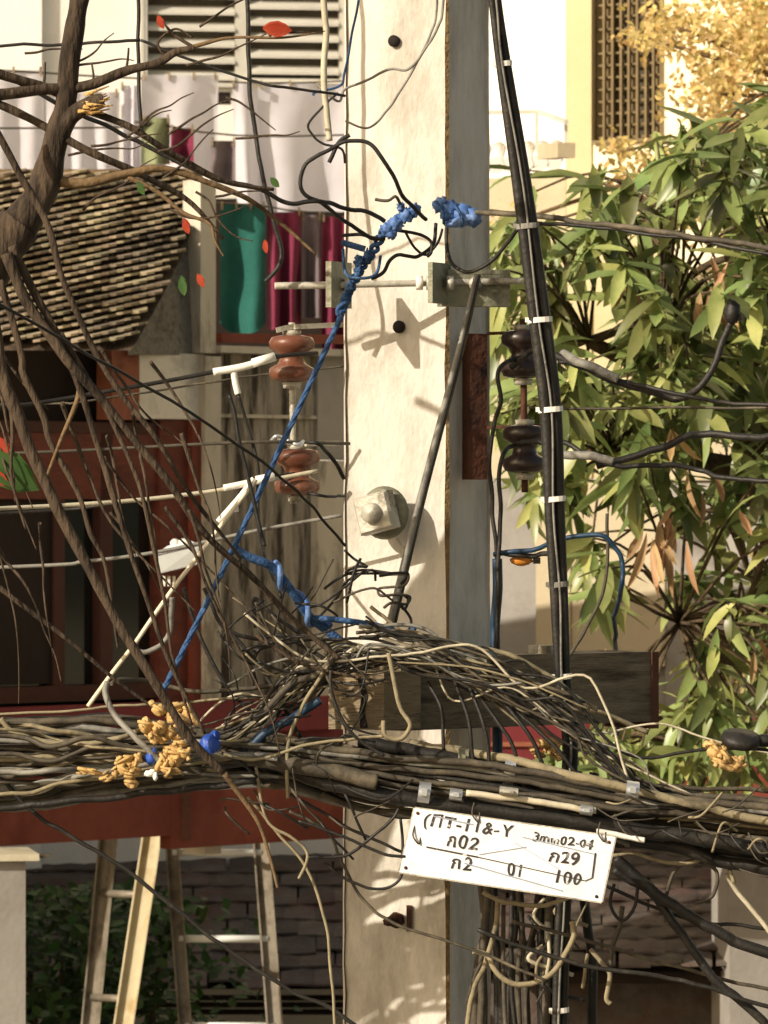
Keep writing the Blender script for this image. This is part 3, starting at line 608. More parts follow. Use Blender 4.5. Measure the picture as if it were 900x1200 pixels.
# tangle rising over the timber block
random.seed(5)
GT = 'tangled thin wires over the timber block'
LT = {'tan': 'thin tan wire in the tangle draped over the timber block', 'black': 'thin black wire in the tangle draped over the timber block', 'dust': 'thin dusty wire in the tangle draped over the timber block', 'pale': 'sunlit pale wire in the tangle draped over the timber block', 'grey': 'thin grey wire in the tangle draped over the timber block'}
for i in range(38):
    k = random.gauss(0, 1); mm = random.choice(['tan', 'tan', 'dust', 'dust', 'dust', 'grey', 'black', 'black', 'pale'])
    a = random.choice([0, 0, 0, 1]); j = lambda s_: random.gauss(0, s_)
    st = [(240+j(25), 880+j(14)), (300+j(15), 845+j(12)), (350+j(10), 805+j(12))] if a == 0 else [(280+j(10), 770+j(40)), (340+j(12), 775+j(14))]
    pts = st+[(395+j(8), 775+j(9)), (440+j(6), 766+j(8)), (490+j(8), 773+j(8)), (550+j(8), 790+j(13)), (610+j(10), 815+j(18)), (670+j(10), 850+j(20)), (720+j(14), 905+j(14)), (800+j(20), 945+j(12)), (900, 965+j(12)), (1400, 1060+j(12))]
    pts = pts[:random.choice([5, 6, 7, 9, 13, 13])]; Y = random.uniform(9.36, 9.50)
    cable([(x, y, Y) for x, y in pts], random.uniform(.8, 1.9), mm, LT[mm], group=GT, wob=.0055, step=5)
for i in range(12):   # fan of wires over the crossarm on the right
    j = lambda s_: random.gauss(0, s_); mm = random.choice(['tan', 'dust', 'dust', 'pale', 'grey', 'black'])
    pts = [(430+j(10), 735+j(8)), (475+j(8), 742+j(5)), (520+j(8), 752+j(7)), (570+j(10), 775+j(9)), (620+j(10), 800+j(14)), (680+j(20), 838+j(20)), (760+j(20), 858+j(16)), (850+j(10), 880+j(12)), (1000, 900+j(10)), (1400, 960)]
    pts = pts[:random.choice([4, 5, 6, 10])]; Y = random.uniform(9.38, 9.50)
    cable([(x, y, Y) for x, y in pts], random.uniform(1.2, 2.4), mm, {'tan': 'tan wire fanning out from the curled wires over the crossarm', 'dust': 'dusty wire fanning out from the curled wires over the crossarm', 'pale': 'pale wire fanning out from the curled wires over the crossarm', 'grey': 'grey wire fanning out from the curled wires over the crossarm', 'black': 'black wire fanning out from the curled wires over the crossarm'}[mm], group='wires fanning over the crossarm', wob=.002)
cable([(470,738,9.45), (540,755,9.45), (590,765,9.45), (640,790,9.45), (672,815,9.45), (700,830,9.45)], 2.8, 'tan', 'arched tan cable standing clear above the crossarm wires', n=7)
# curled wires on the pole
t = thing('curled_wire', P(455, 745, 9.6), 'curly dark wire pigtail wound round the foot of the leaning rod', 'wire')
for i, pts in enumerate(([(445,675),(460,673),(478,674),(474,686),(458,688),(444,690),(446,698),(464,697),(480,699),(476,708),(460,706),(450,712)],
                         [(468,695),(478,702),(474,714),(466,706),(474,714),(482,728),(476,742),(462,742)],
                         [(404,645),(415,655),(430,664),(418,664),(405,672),(432,672),(450,672),(478,672),(470,684)],
                         [(380,690),(400,676),(425,668),(460,672)], [(372,725),(395,700),(408,680),(436,668),(440,680)])):
    m_ = MB(); m_.tube([P(x, y, 9.62+.015*math.sin(k*1.7)) for k, (x, y) in enumerate(pts)], .0028, 6); build(m_, 'curl', 'black' if i else 'dust', t)
# looping thin wires either side of the block
random.seed(9)
for i, (pts, r_, mm, lb) in enumerate((
  ([(387,786),(388,815),(402,845),(425,870),(450,885)], 2, 'black', 'black wire hanging over the pale end of the timber block'),
  ([(455,765),(462,800),(470,830),(480,850),(470,866),(452,862),(450,845)], 2.6, 'tan', 'twisted tan wire dangling down the dark side of the timber block'),
  ([(385,778),(372,800),(352,830),(340,862),(336,900),(338,935)], 2.2, 'tan', 'tan wire drooping left of the timber block'),
  ([(300,845),(320,825),(345,800),(372,792),(392,770)], 4, 'dust', 'thick dusty cable rising towards the timber block from the left'),
  ([(285,882),(310,862),(345,840),(375,820)], 5, 'teal_c', 'dark blue cable end poking up from the bundle left of the block'),
  ([(262,884),(300,890),(360,873),(410,866),(450,862)], 1.8, 'tan', 'tan wire running under the timber block'),
  ([(300,900),(312,960),(340,980),(360,1000),(350,1030)], 1.8, 'tan', 'tan wire tail dangling under the bundle left of the pole'),
  ([(290,935),(330,980),(360,1020),(380,1080),(388,1140),(392,1220),(395,1500)], 1.8, 'tan', 'long tan wire hanging to the bottom edge beside the pole'),
  ([(340,950),(385,975),(400,1010),(430,1060),(470,1085),(560,1115),(640,1150)], 1.8, 'dust', 'thin wire swinging across the pole below the sign'),
  ([(340,930),(400,965),(440,985),(470,998)], 1.8, 'black', 'upper thin black wire tied to the left edge of the sign'),
  ([(350,962),(400,980),(450,1000),(475,1003)], 1.8, 'black', 'lower thin black wire tied to the left edge of the sign'),
  ([(360,1005),(405,1003),(440,978),(460,960),(468,948)], 1.8, 'black', 'black wire crossing behind the others at the left of the sign'),
  ([(380,1010),(405,1030),(440,1042),(468,1030),(472,1000),(470,960)], 1.7, 'black', 'black wire loop hanging at the lower left of the sign'),
  ([(0,918),(40,930),(90,905),(130,910),(250,900)], 3.4, 'pale', 'bright pale cable along the lower left of the bundle'),
  ([(-200,905),(0,890),(60,893),(110,897),(160,905)], 3.4, 'tan', 'flat tan cable entering the yellow tail from the left'),
  ([(-200,965),(0,948),(60,942),(130,935),(220,925),(300,915)], 4, 'black', 'lowest black cable on the left side'),
  ([(0,842),(20,862),(70,872),(140,866),(175,850)], 3, 'tan', 'tan cable loop at the left edge above the bundle'),
  ([(0,912),(50,960),(120,1000),(180,1045),(230,1085),(275,1118),(330,1155),(400,1190),(500,1260)], 2.4, 'black', 'thin black wire slanting across the ladders to the bottom'),
)):
    cable([(x, y, 9.30+.02*(i % 5)) for x, y in pts], r_, mm, lb, n=7)
# dark wires fanning below the crossarm in front of the pole
for i, (x0, y0, x1, y1) in enumerate(((520,770,556,905), (545,790,575,925), (556,806,618,930), (572,806,640,905), (600,830,690,930), (610,800,735,925), (640,832,760,930), (500,800,520,880))):
    cable([(x0, y0, 9.42), ((x0+x1)/2+8, (y0+y1)/2-4, 9.40), (x1, y1, 9.40)], 2.3, 'black', 'black wire dropping steeply from the crossarm to the bundle', group='wires dropping from the crossarm')
# right lower
GL = 'wires hanging below the sign'
random.seed(12)
for i, (pts, r_, mm, lb) in enumerate((
  ([(556,1114),(572,1120),(578,1135),(590,1148),(610,1154),(640,1145),(660,1120),(672,1098),(670,1080)], 3.2, 'tan', 'big tan wire loop hanging under the sign'),
  ([(565,1045),(600,1058),(640,1060),(672,1050)], 2.6, 'tan', 'tan wire sagging just under the lower edge of the sign'),
  ([(585,1050),(580,1090),(568,1130),(555,1160),(548,1210),(545,1400)], 3, 'tan', 'tan wire hanging at the right side of the pole base'),
  ([(590,1060),(590,1120),(592,1200),(592,1500)], 2.6, 'dust', 'straight dusty wire inside the big tan loop'),
  ([(692,1112),(705,1130),(713,1142),(710,1170),(716,1178)], 2.8, 'tan', 'short broken tan wire end right of the big loop'),
  ([(728,1060),(726,1085),(718,1110),(712,1140)], 3, 'dust', 'brown wire dropping from the right edge of the sign'),
  ([(720,1035),(716,1060),(730,1078),(745,1062),(748,1040)], 2, 'black', 'black wire loop beside the right end of the sign'),
  ([(722,1005),(760,1040),(800,1068),(850,1095),(900,1115),(1200,1200)], 6.5, 'black', 'upper thick black cable curving down to the right edge below the sign'),
  ([(720,1020),(765,1050),(800,1095),(840,1150),(880,1185),(1000,1300)], 5.2, 'black', 'lower thick black cable falling to the bottom right corner'),
  ([(850,1025),(870,1050),(900,1090),(950,1160)], 2.8, 'pale', 'pale broken wire in the lower right corner'),
  ([(690,1030),(760,1060),(820,1080),(900,1088),(1100,1110)], 2.2, 'black', 'thin black wire between the two thick cables at lower right'),
  ([(600,1080),(680,1100),(780,1130),(900,1160),(1100,1200)], 2.2, 'dust', 'dusty wire crossing the old roof at lower right'),
  ([(560,1090),(680,1130),(800,1150),(900,1180),(1100,1240)], 2.6, 'black', 'black wire crossing lowest over the old roof at lower right'),
  ([(700,1010),(740,1000),(790,1012),(840,1005),(860,1035)], 2.4, 'tan', 'knotted tan wire hump right of the sign'),
  ([(780,1050),(792,1020),(812,1008),(838,1020),(835,1050),(815,1058)], 2.2, 'dust', 'dusty wire coil below the right bundle'),
)):
    cable([(x, y, 9.40+.015*(i % 6)) for x, y in pts], r_, mm, lb, n=7)
for i in range(24):
    x = random.uniform(556, 690); mm = random.choice(['black', 'black', 'black', 'dust', 'dust']); Y = random.uniform(9.62, 9.85)
    cable([(x+random.gauss(0, 20), 905, Y), (x+random.gauss(0, 8), 990, Y), (x, 1080, Y), (x+random.gauss(0, 6), 1200, Y), (x+random.gauss(0, 10), 1700, Y), (600+(x-600)*.4, 3200, Y)], random.uniform(2, 6.5), mm,
          {'black': 'black cable hanging in the vertical bunch right of the pole foot', 'dust': 'dusty cable hanging in the vertical bunch right of the pole foot'}[mm], group='vertical cables right of the pole foot', n=7)
for i in range(14):
    x = random.uniform(560, 690); y = random.uniform(1040, 1160); mm = random.choice(['tan', 'dust', 'black', 'pale']); L_ = random.uniform(20, 60)
    cable([(x, y, 9.6), (x+random.gauss(0, 12), y+L_*.5, 9.58), (x+random.gauss(0, 22), y+L_, 9.6)], random.uniform(1.2, 2.6), mm,
          {'tan': 'loose tan wire end in the tangle under the sign', 'dust': 'loose dusty wire end in the tangle under the sign', 'black': 'loose black wire end in the tangle under the sign', 'pale': 'loose pale wire end in the tangle under the sign'}[mm], group='loose wire ends under the sign')
# messy short wires round the left of the pole and in the bundle
for i in range(44):
    x = random.uniform(245, 420); y = random.uniform(700, 960); a = random.uniform(-1.4, 1.4); L_ = random.uniform(30, 80); mm = random.choice(['dust', 'black', 'black', 'dust'])
    dx, dy = math.cos(a)*L_, math.sin(a)*L_
    cable([(x, y, 9.33), (x+dx*.4+random.gauss(0, 8), y+dy*.4+random.gauss(0, 8), 9.31), (x+dx, y+dy, 9.33)], random.uniform(.8, 1.6), mm,
          {'tan': 'short tan wire scrap sticking out left of the timber block', 'dust': 'short dusty wire scrap sticking out left of the timber block', 'black': 'short black wire scrap sticking out left of the timber block'}[mm], group='wire scraps left of the timber block')
for i in range(22):
    x = random.uniform(700, 940); y = 945+(x-700)*.25+random.gauss(0, 22); a = random.uniform(-1.2, 1.2); L_ = random.uniform(25, 80); mm = random.choice(['dust', 'black', 'tan', 'dust'])
    dx, dy = math.cos(a)*L_, math.sin(a)*L_*.6
    cable([(x, y, 9.33), (x+dx*.4, y+dy*.4+random.gauss(0, 9), 9.31), (x+dx, y+dy, 9.33)], random.uniform(.8, 1.7), mm,
          {'tan': 'short tan wire scrap on the right bundle', 'dust': 'short dusty wire scrap on the right bundle', 'black': 'short black wire scrap on the right bundle', 'pale': 'short pale wire scrap on the right bundle'}[mm], group='wire scraps on the right bundle')
# thin wires whose shadows cross the pole face
cable([(404,640,9.5), (380,610,9.45), (330,560,9.3), (200,470,9.1), (-100,300,8.6), (-500,60,8)], 1.8, 'black', 'thin black wire slanting up left from the pole face past the insulators')
cable([(404,560,9.6), (385,532,9.55), (372,520,9.5), (361,518,9.5)], 2.4, 'black', 'short black wire between the lower insulator and the pole edge')
cable([(360,578,9.6), (380,581,9.6), (404,582,9.7)], 1.8, 'black', 'short level wire below the lower brown insulator')
for i, pts in enumerate(([(240,690),(262,735),(300,748),(330,745),(380,772)], [(300,735),(298,700),(320,720),(350,742)], [(300,800),(296,780),(306,760),(340,745)], [(215,690),(240,760),(270,810),(300,840)], [(270,740),(310,790),(345,850),(380,900)], [(268,462),(282,520),(300,600),(312,640)])):
    cable([(x, y, 9.45) for x, y in pts], 2.3, 'black', ['black wire sagging in front of the streaked grey wall', 'black wire bend just right of the blue rope', 'small black wire hoop left of the timber block', 'black wire falling beside the small white lamp to the bundle', 'black wire crossing the foot of the grey wall into the bundle', 'dark wire dangling from the taped end of the upper line wire'][i], n=6)

# ---------------------------------------------------------------- small white lamp
t = thing('wall_lamp', P(208, 672, 15.3), 'small white box lamp fixed to the red house front beside the pale cord', 'lamp')
rm = Matrix.Rotation(R(-8), 3, 'Y')
m_ = MB(); m_.hexa([P(187,672,15.25), P(232,661,15.3), P(232,661,15.5), P(187,672,15.5), P(183,652,15.25), P(233,640,15.3), P(233,640,15.5), P(183,652,15.5)]); build(m_, 'housing', 'fixture', t)
m_ = MB(); m_.hexa([P(183,650,15.25), P(233,638.5,15.3), P(233,638.5,15.5), P(183,650,15.5), P(196,640,15.3), P(222,633,15.3), P(222,633,15.5), P(196,640,15.5)]); build(m_, 'top_cover', 'fixture', t)
m_ = MB(); m_.blob(P(205, 637, 15.3), .014, .014, .014, .2, 1); m_.blob(P(216, 636, 15.3), .02, .014, .012, .2, 1); build(m_, 'knob', 'white', t)
for i in range(3):
    m_ = MB(); m_.box(P(192+i*6, 681, 15.35), .008, .01, .03); build(m_, 'contact', 'white', t)

# ---------------------------------------------------------------- sign
sg = Pl(470, 9.30, -6)
def SP(u, v, off=0):   # u,v 0..1 on the sign board
    tl, tr, br, bl = (486, 947), (721, 981), (705, 1057), (468, 1022)
    x = (tl[0]*(1-u)+tr[0]*u)*(1-v)+(bl[0]*(1-u)+br[0]*u)*v; y = (tl[1]*(1-u)+tr[1]*u)*(1-v)+(bl[1]*(1-u)+br[1]*u)*v
    return sg.p(x, y, off)
sign = thing('number_sign', SP(.5, 1), 'tilted white enamel sign with handwritten black numbers wired under the cable bundle', 'sign')
m_ = MB(); m_.hexa([SP(0,1,0), SP(1,1,0), SP(1,1,-.004), SP(0,1,-.004), SP(0,0,0), SP(1,0,0), SP(1,0,-.004), SP(0,0,-.004)]); build(m_, 'board', 'sign', sign)
ex = (SP(1, .5)-SP(0, .5)); W_ = ex.length; ex.normalize(); ey0 = (SP(.5, 0)-SP(.5, 1)); H_ = ey0.length; ez = ex.cross(ey0).normalized(); ey = ez.cross(ex)
if ez.y > 0: ez = -ez
def text(s_, u, v, h, m='ink', stretch=1.0, jit=0):
    cu = bpy.data.curves.new('t', 'FONT'); cu.body = s_; cu.size = h; cu.align_x = 'LEFT'; cu.align_y = 'CENTER'; cu.extrude = .0004; cu.offset = .0004; cu.space_character = 1.12
    o = bpy.data.objects.new('t', cu); col.objects.link(o); bpy.context.view_layer.update()
    me = bpy.data.meshes.new_from_object(o.evaluated_get(bpy.context.evaluated_depsgraph_get())); bpy.data.objects.remove(o)
    c = SP(u, v, .0012); mb = MB(); wb_ = lambda p_: Vector((noise.noise(p_*60), noise.noise(p_*60+Vector((9,2,4))), 0))*.0030
    vs = [c+ex*((w_.co.x+wb_(w_.co+c*7).x)*stretch)+ey0.normalized()*(w_.co.y+wb_(w_.co+c*7).y)+ez*w_.co.z for w_ in me.vertices]
    mb.add(vs, [tuple(p_.vertices) for p_ in me.polygons]); build(mb, 'lettering', m, sign)
text('(ПT-11&-Y', .055, .15, .031, 'ink', 1.05)
text('3mm02-04', .60, .17, .022, 'ink', 1.05)
text('\u0e0102', .19, .42, .034, 'ink', 1.0)
text('\u0e0129', .70, .42, .032, 'ink', 1.0)
text('\u0e012', .235, .74, .034, 'ink', 1.0)
text('01', .51, .72, .030, 'ink', 1.0)
text('100', .745, .72, .030, 'ink', 1.0)
def line(u0, v0, u1, v1, w_, m='ink'):
    a = SP(u0, v0, .0014); b = SP(u1, v1, .0014); MBq = MB().bar(a, b, w_, .0006, ez); build(MBq, 'drawn_line', m, sign)
line(.10, .56, .36, .60, .0028); line(.36, .60, .90, .72, .0016); line(.90, .72, .93, .66, .0016); line(.93, .66, .92, .28, .0028)
line(.36, .56, .58, .34, .0012, 'ink2'); line(.52, .30, .76, .60, .0012, 'ink2'); line(.55, .20, .92, .30, .0016, 'ink2'); line(.10, .08, .30, .12, .0022, 'ink2'); line(.30, .72, .80, .92, .0022, 'ink2')

for i, (u, v) in enumerate(((.04, .5), (.30, .04), (.93, .06))):
    c_ = SP(u, v, .002); m_ = MB(); m_.tube([c_+Vector((0, .004, .03)), c_+Vector((-.004, -.003, .012)), c_+Vector((.002, -.004, 0)), c_+Vector((.008, -.002, -.004)), c_+Vector((.010, .004, .012))], .0016, 5); build(m_, 'tie_wire', 'dust', sign)
for u, v in ((.02, .07), (.975, .09), (.025, .92), (.97, .93)): build(MB().lathe(SP(u, v, .0), ez, [(-.001, 0), (-.001, .0035), (.0018, .0028), (.0022, 0)], 10), 'rivet', 'rust', sign)
m_ = MB()
for a_, b_ in (((0,0),(1,0)), ((1,0),(1,1)), ((1,1),(0,1)), ((0,1),(0,0))): m_.bar(SP(*a_, -.002), SP(*b_, -.002), .003, .005)
build(m_, 'edge', 'galv', sign)

# ---------------------------------------------------------------- bare tree at left
random.seed(31)
tree = thing('bare_tree', Vector((-1.35, 9.2, 0)), 'leafless tree with dark broken limbs leaning in from the left edge', 'tree')
def limb(pts, r, m='bark', name='branch', n=9, parent=tree):
    q = [P(*p) for p in pts]; rr = [x/600 for x in r]; m_ = MB()
    q2, r2 = spline(q, rr, 8)
    q2 = [p+Vector((noise.noise(p*9), noise.noise(p*9+Vector((7,7,7))), noise.noise(p*9+Vector((3,1,9)))))*min(.012, rr_*.6) for p, rr_ in zip(q2, r2)]
    r2 = [x*(1+.16*noise.noise(p*24)) for p, x in zip(q2, r2)]
    m_.tube(q2, r2, n, spl=False); return build(m_, name, m, parent)
limb([(-440,3300,9.2), (-420,1800,9.2), (-330,900,9.2), (-200,560,9.2), (-100,420,9.2), (-20,320,9.2), (25,262,9.2)], [75,66,58,46,36,29,24], name='trunk', n=14)
limb([(10,285,9.2), (45,230,9.2), (62,185,9.2), (75,120,9.2), (84,60,9.2), (95,0,9.2), (105,-120,9.2), (130,-300,9.2)], [22,18,14.5,12,11,10.5,9.5,8], n=12)
limb([(62,175,9.2), (82,140,9.19), (105,124,9.18), (122,118,9.18)], [12,10,9,8], name='broken_stub')
m_ = MB(); random.seed(4)
for k in range(26):
    a_ = P(100+random.gauss(0, 4), 124+random.gauss(0, 5), 9.17+random.gauss(0, .004)); m_.tube([a_, a_+Vector((random.uniform(.01, .045), random.gauss(0, .006), random.uniform(-.006, .022)))], [.004, .0012], 5, spl=False)
build(m_, 'torn_end', 'wood_cut', tree)
bl_ = [
 ([(88,104,9.2), (112,98,9.2), (150,84,9.2), (185,75,9.2), (205,62,9.2), (228,56,9.2)], [7,6.5,6,5.5,5,4], 'bark'),
 ([(205,62,9.2), (235,52,9.2), (270,44,9.2), (330,44,9.2), (372,38,9.2)], [3,2.6,2,1.6,1.2], 'bark_p'),
 ([(228,56,9.2), (205,42,9.2), (192,28,9.2), (186,18,9.2)], [2.6,2,1.6,1], 'bark'),
 ([(195,68,9.2), (185,50,9.2), (205,34,9.2), (225,44,9.2)], [2,1.6,1.4,1], 'bark'),
 ([(-80,112,9.1), (0,112,9.15), (40,108,9.18), (72,106,9.2)], [9,8,7,7], 'bark'),
 ([(-80,60,9.1), (0,88,9.15), (60,108,9.2), (85,122,9.2), (150,148,9.2), (205,182,9.25), (262,212,9.3), (320,222,9.35)], [7,6.5,6,5,4.6,4.2,3.4,2.4], 'bark'),
 ([(-80,80,9.2), (0,122,9.2), (60,155,9.2), (110,180,9.2), (170,207,9.25), (220,235,9.3), (262,280,9.3)], [6,5.5,5,5,4.5,3.5,2], 'bark'),
 ([(70,213,9.2), (100,214,9.2), (150,204,9.2), (190,198,9.2), (240,212,9.22), (290,232,9.25), (330,262,9.3), (370,298,9.3)], [7,6.5,5.5,5,3.8,3,2.4,1.5], 'bark_p'),
 ([(150,208,9.2), (185,226,9.2), (215,250,9.2), (245,262,9.2), (252,282,9.2), (262,300,9.2)], [3.4,3,2.4,2,1.6,1], 'bark_p'),
 ([(105,102,9.2), (110,92,9.2), (108,74,9.2)], [2,1.6,1.2], 'bark'),
 ([(148,84,9.2), (150,70,9.2), (151,56,9.2)], [2,1.6,1.2], 'bark'),
 ([(50,107,9.2), (52,90,9.2), (53,73,9.2)], [2.4,1.8,1.2], 'bark'),
 # long stems falling to the lower right
 ([(-20,290,9.15), (0,430,9.15), (25,500,9.15), (60,580,9.15), (100,660,9.15), (140,735,9.15), (190,815,9.16), (225,870,9.18), (262,905,9.2)], [8,8,8,7.6,7,6.6,6,5.5,4.5], 'bark'),
 ([(10,300,9.1), (30,350,9.1), (60,395,9.1), (85,430,9.1), (125,475,9.12), (160,520,9.14), (200,570,9.16), (240,625,9.2), (290,672,9.25), (340,722,9.3), (398,772,9.32)], [8,7,6.6,6,6,5.6,5,4.6,4.2,4,3.4], 'bark'),
 ([(15,290,9.12), (45,350,9.12), (70,400,9.12), (95,460,9.12), (120,540,9.12), (150,640,9.12), (178,720,9.14), (200,780,9.15), (240,860,9.18)], [6,5.5,5,4.4,4,3.4,3,2.8,2], 'bark'),
 ([(0,330,9.15), (25,415,9.15), (28,440,9.15), (52,490,9.15), (60,520,9.15), (92,580,9.15), (105,625,9.15), (122,660,9.15), (132,720,9.15), (138,760,9.15)], [5,4.4,4.6,4,4,3.2,3.4,2.6,2.2,1.6], 'bark'),
 ([(-20,120,9.1), (20,200,9.1), (55,260,9.1), (75,330,9.1), (105,400,9.12), (140,460,9.14), (180,510,9.16), (215,568,9.2), (255,620,9.25), (282,655,9.3)], [4.6,4.6,4.4,4,3.8,3.6,3.4,3,2.6,2], 'bark'),
 ([(70,390,9.12), (100,440,9.12), (130,490,9.12), (160,560,9.12), (175,620,9.12), (192,700,9.14), (202,770,9.15), (225,850,9.18)], [4,3.6,3.2,2.8,2.6,2.4,2,1.6], 'bark'),
 ([(-60,640,9.2), (0,690,9.2), (60,735,9.2), (110,775,9.22), (160,815,9.24), (230,860,9.26)], [4,3.4,3,2.6,2.2,1.8], 'bark'),
 ([(95,440,9.12), (90,470,9.13), (70,520,9.14), (50,570,9.15)], [4,3.4,2.6,1.8], 'bark_p'),
 ([(-20,320,9.15), (12,480,9.15), (14,560,9.15), (30,620,9.15)], [3,2.6,2,1.4], 'bark'),
 ([(262,905,9.2), (300,960,9.22), (315,1000,9.22), (325,1040,9.22)], [4,3,2.4,1.6], 'bark_p'),
 ([(300,745,9.3), (350,775,9.3), (400,790,9.32), (460,800,9.33)], [2.6,2.4,2,1.2], 'bark'),
]
for pts, r_, m_n in bl_:
    limb(pts, [q*.86 for q in r_], m_n)
random.seed(66)
for k in range(17):
    x = random.uniform(-60, 230); y = random.uniform(300, 640); a = R(random.uniform(48, 80)); L_ = random.uniform(120, 330); pts = [(x, y, 9.15)]; n5 = 6
    for q in range(n5): a += random.gauss(0, .10); x += math.cos(a)*L_/n5; y += math.sin(a)*L_/n5; pts.append((x, y, 9.15+random.uniform(0, .05)))
    r0 = random.uniform(1.6, 2.8); limb(pts, [r0*(1-.12*q) for q in range(n5+1)], 'bark', 'twig', 6)
for k in range(20):
    x = random.uniform(20, 330); y = random.uniform(20, 260); a = R(random.uniform(-50, 40)); L_ = random.uniform(30, 110); pts = [(x, y, 9.2)]
    for q in range(5): a += random.gauss(0, .22); x += math.cos(a)*L_/5; y += math.sin(a)*L_/5; pts.append((x, y, 9.2))
    limb(pts, [1.6, 1.5, 1.3, 1.1, .9, .6], 'bark', 'twig', 5)
def leafquad(mb, c, L_, w_, ax, nrm, curl=.15, fold=.25, seg=4):
    """long leaf: folded along the midrib, curved"""
    ax = ax.normalized(); s_ = ax.cross(nrm); s_ = s_.normalized() if s_.length > 1e-4 else Vector((1,0,0)); n_ = s_.cross(ax)
    vs = []; prof = [(0, .08), (.22, .72), (.5, 1), (.78, .7), (1, .02)]
    for t_, k in prof:
        m0 = c+ax*L_*t_-n_*L_*curl*t_*t_; hw = w_/2*k
        vs += [m0+s_*hw+n_*hw*fold, m0, m0-s_*hw+n_*hw*fold]
    fs = []
    for i in range(4):
        a = i*3; fs += [(a, a+1, a+4, a+3), (a+1, a+2, a+5, a+4)]
    mb.add(vs, fs, True)
for (x, y, s_, mm, an) in ((325,35,17,'redleaf',5), (188,27,8,'redleaf',60), (218,266,9,'redleaf',70), (311,290,7,'redleaf',80), (235,330,8,'redleaf',60), (214,336,11,'greenleaf',80), (10,552,42,'greenleaf',35), (4,528,16,'redleaf',60), (165,222,8,'greenleaf',60), (322,215,7,'greenleaf',40), (0,560,14,'redleaf',50)):
    m_ = MB(); a = R(an); ax = Vector((math.cos(a), 0, -math.sin(a))); L_ = px2m(s_*2, 9.2)
    for k in range(2): leafquad(m_, P(x, y, 9.18)-ax*L_/2+Vector((0, .005*k, .004*k)), L_, L_*.5, ax, Vector((.3*(k-.5), -1, .4*(k-.5))), .1)
    build(m_, 'leaf', mm, tree)

# ---------------------------------------------------------------- mango tree on the right
random.seed(77)
mt = thing('mango_tree', Vector((1.6, 14.2, 0)), 'leafy mango tree with long drooping leaves filling the right side', 'tree')
def inside(x, y, poly):
    c = False; j = len(poly)-1
    for i in range(len(poly)):
        xi, yi = poly[i]; xj, yj = poly[j]
        if (yi > y) != (yj > y) and x < (xj-xi)*(y-yi)/(yj-yi)+xi: c = not c
        j = i
    return c
poly = [(585,235), (625,190), (700,200), (770,160), (860,140), (920,90), (1500,-100), (1900,300), (1800,900), (1300,1000), (900,880), (730,900), (640,890), (700,830), (735,780), (700,720), (690,660), (680,600), (655,565), (590,570), (576,470), (574,360), (580,280)]
hubs = [P(850,600,14.4), P(760,470,14.2), P(800,330,14.4), P(950,420,14.6), P(1000,700,14.4), P(1250,500,14.4), P(1200,200,14.5), P(690,400,14.1), P(860,760,14.2), P(720,540,14)]
m_ = MB()
m_.tube([Vector((1.6,14.2,0)), Vector((1.58,14.25,1.5)), P(1120,900,14.4), P(1050,760,14.4), P(980,620,14.4)], [.13,.12,.10,.08,.06], 10); build(m_, 'trunk', 'stem', mt)
random.seed(88); main_hubs = list(hubs)
for h in hubs:
    m_ = MB(); b0 = P(980,620,14.4) if h != hubs[4] else P(1050,760,14.4)
    mid = (b0+h)/2+Vector((random.gauss(0,.05), random.gauss(0,.05), .08)); m_.tube([b0, mid, h], [.05,.03,.018], 8); build(m_, 'branch', 'stem', mt)
crown = MB(); dry = MB(); twigs = MB()
for k in range(34):
    while True:
        x = random.uniform(590, 1600); y = random.uniform(180, 880)
        if inside(x, y, poly): break
    h = P(x, y, random.uniform(13.6, 14.9)); b0 = min(main_hubs, key=lambda q: (q-h).length); hubs.append(h)
    twigs.tube([b0, (b0+h)/2+Vector((random.gauss(0,.05), random.gauss(0,.05), .05)), h], [.014,.010,.006], 6, step=4)
random.seed(78)
n_ = 0; tries = 0
while n_ < 640 and tries < 9000:
    tries += 1
    x = random.uniform(570, 1700) if random.random() < .28 else random.uniform(575, 960); y = random.uniform(60, 920)
    if not inside(x, y, poly): continue
    # openings where the wall shows through
    if 620 < x < 900 and noise.noise(Vector((x/75, y/75, 3.3))) < -.16: continue
    if 760 < x < 900 and 480 < y < 780 and random.random() < .45: continue
    if 640 < x < 700 and 300 < y < 400 and random.random() < .6: continue
    Y = random.uniform(13.2, 15.2); c = P(x, y, Y); n_ += 1
    h = min(hubs, key=lambda q: (q-c).length); 
    twigs.tube([h, (h+c)/2+Vector((0, 0, .04+random.gauss(0, .03))), c+Vector((0, 0, .0))], [.006, .0045, .003], 5, step=3)
    out = (c-h).normalized()*.5+Vector((0, -.25, .1)); k = random.randint(6, 11); ph = random.random()*6
    for i in range(k):
        a = ph+i*2.4+random.gauss(0, .2); el = random.uniform(-1.25, .3)
        ax = Vector((math.cos(a)*math.cos(el), math.sin(a)*math.cos(el), math.sin(el)))+out*.4
        L_ = random.uniform(.075, .185); nr = Vector((random.gauss(0, .35), -.3+random.gauss(0, .35), 1))
        if abs(ax.normalized().dot(nr.normalized())) > .9: nr = Vector((0,-1,.2))
        leafquad(crown, c-ax.normalized()*random.uniform(-.01, .05)+Vector((0,0,random.uniform(-.06, .02))), L_, L_*random.uniform(.2, .32), ax, nr, random.uniform(-.1, .7), random.uniform(.15, .5))
build(crown, 'crown', 'mango', mt); build(twigs, 'twigs', 'stem', mt)
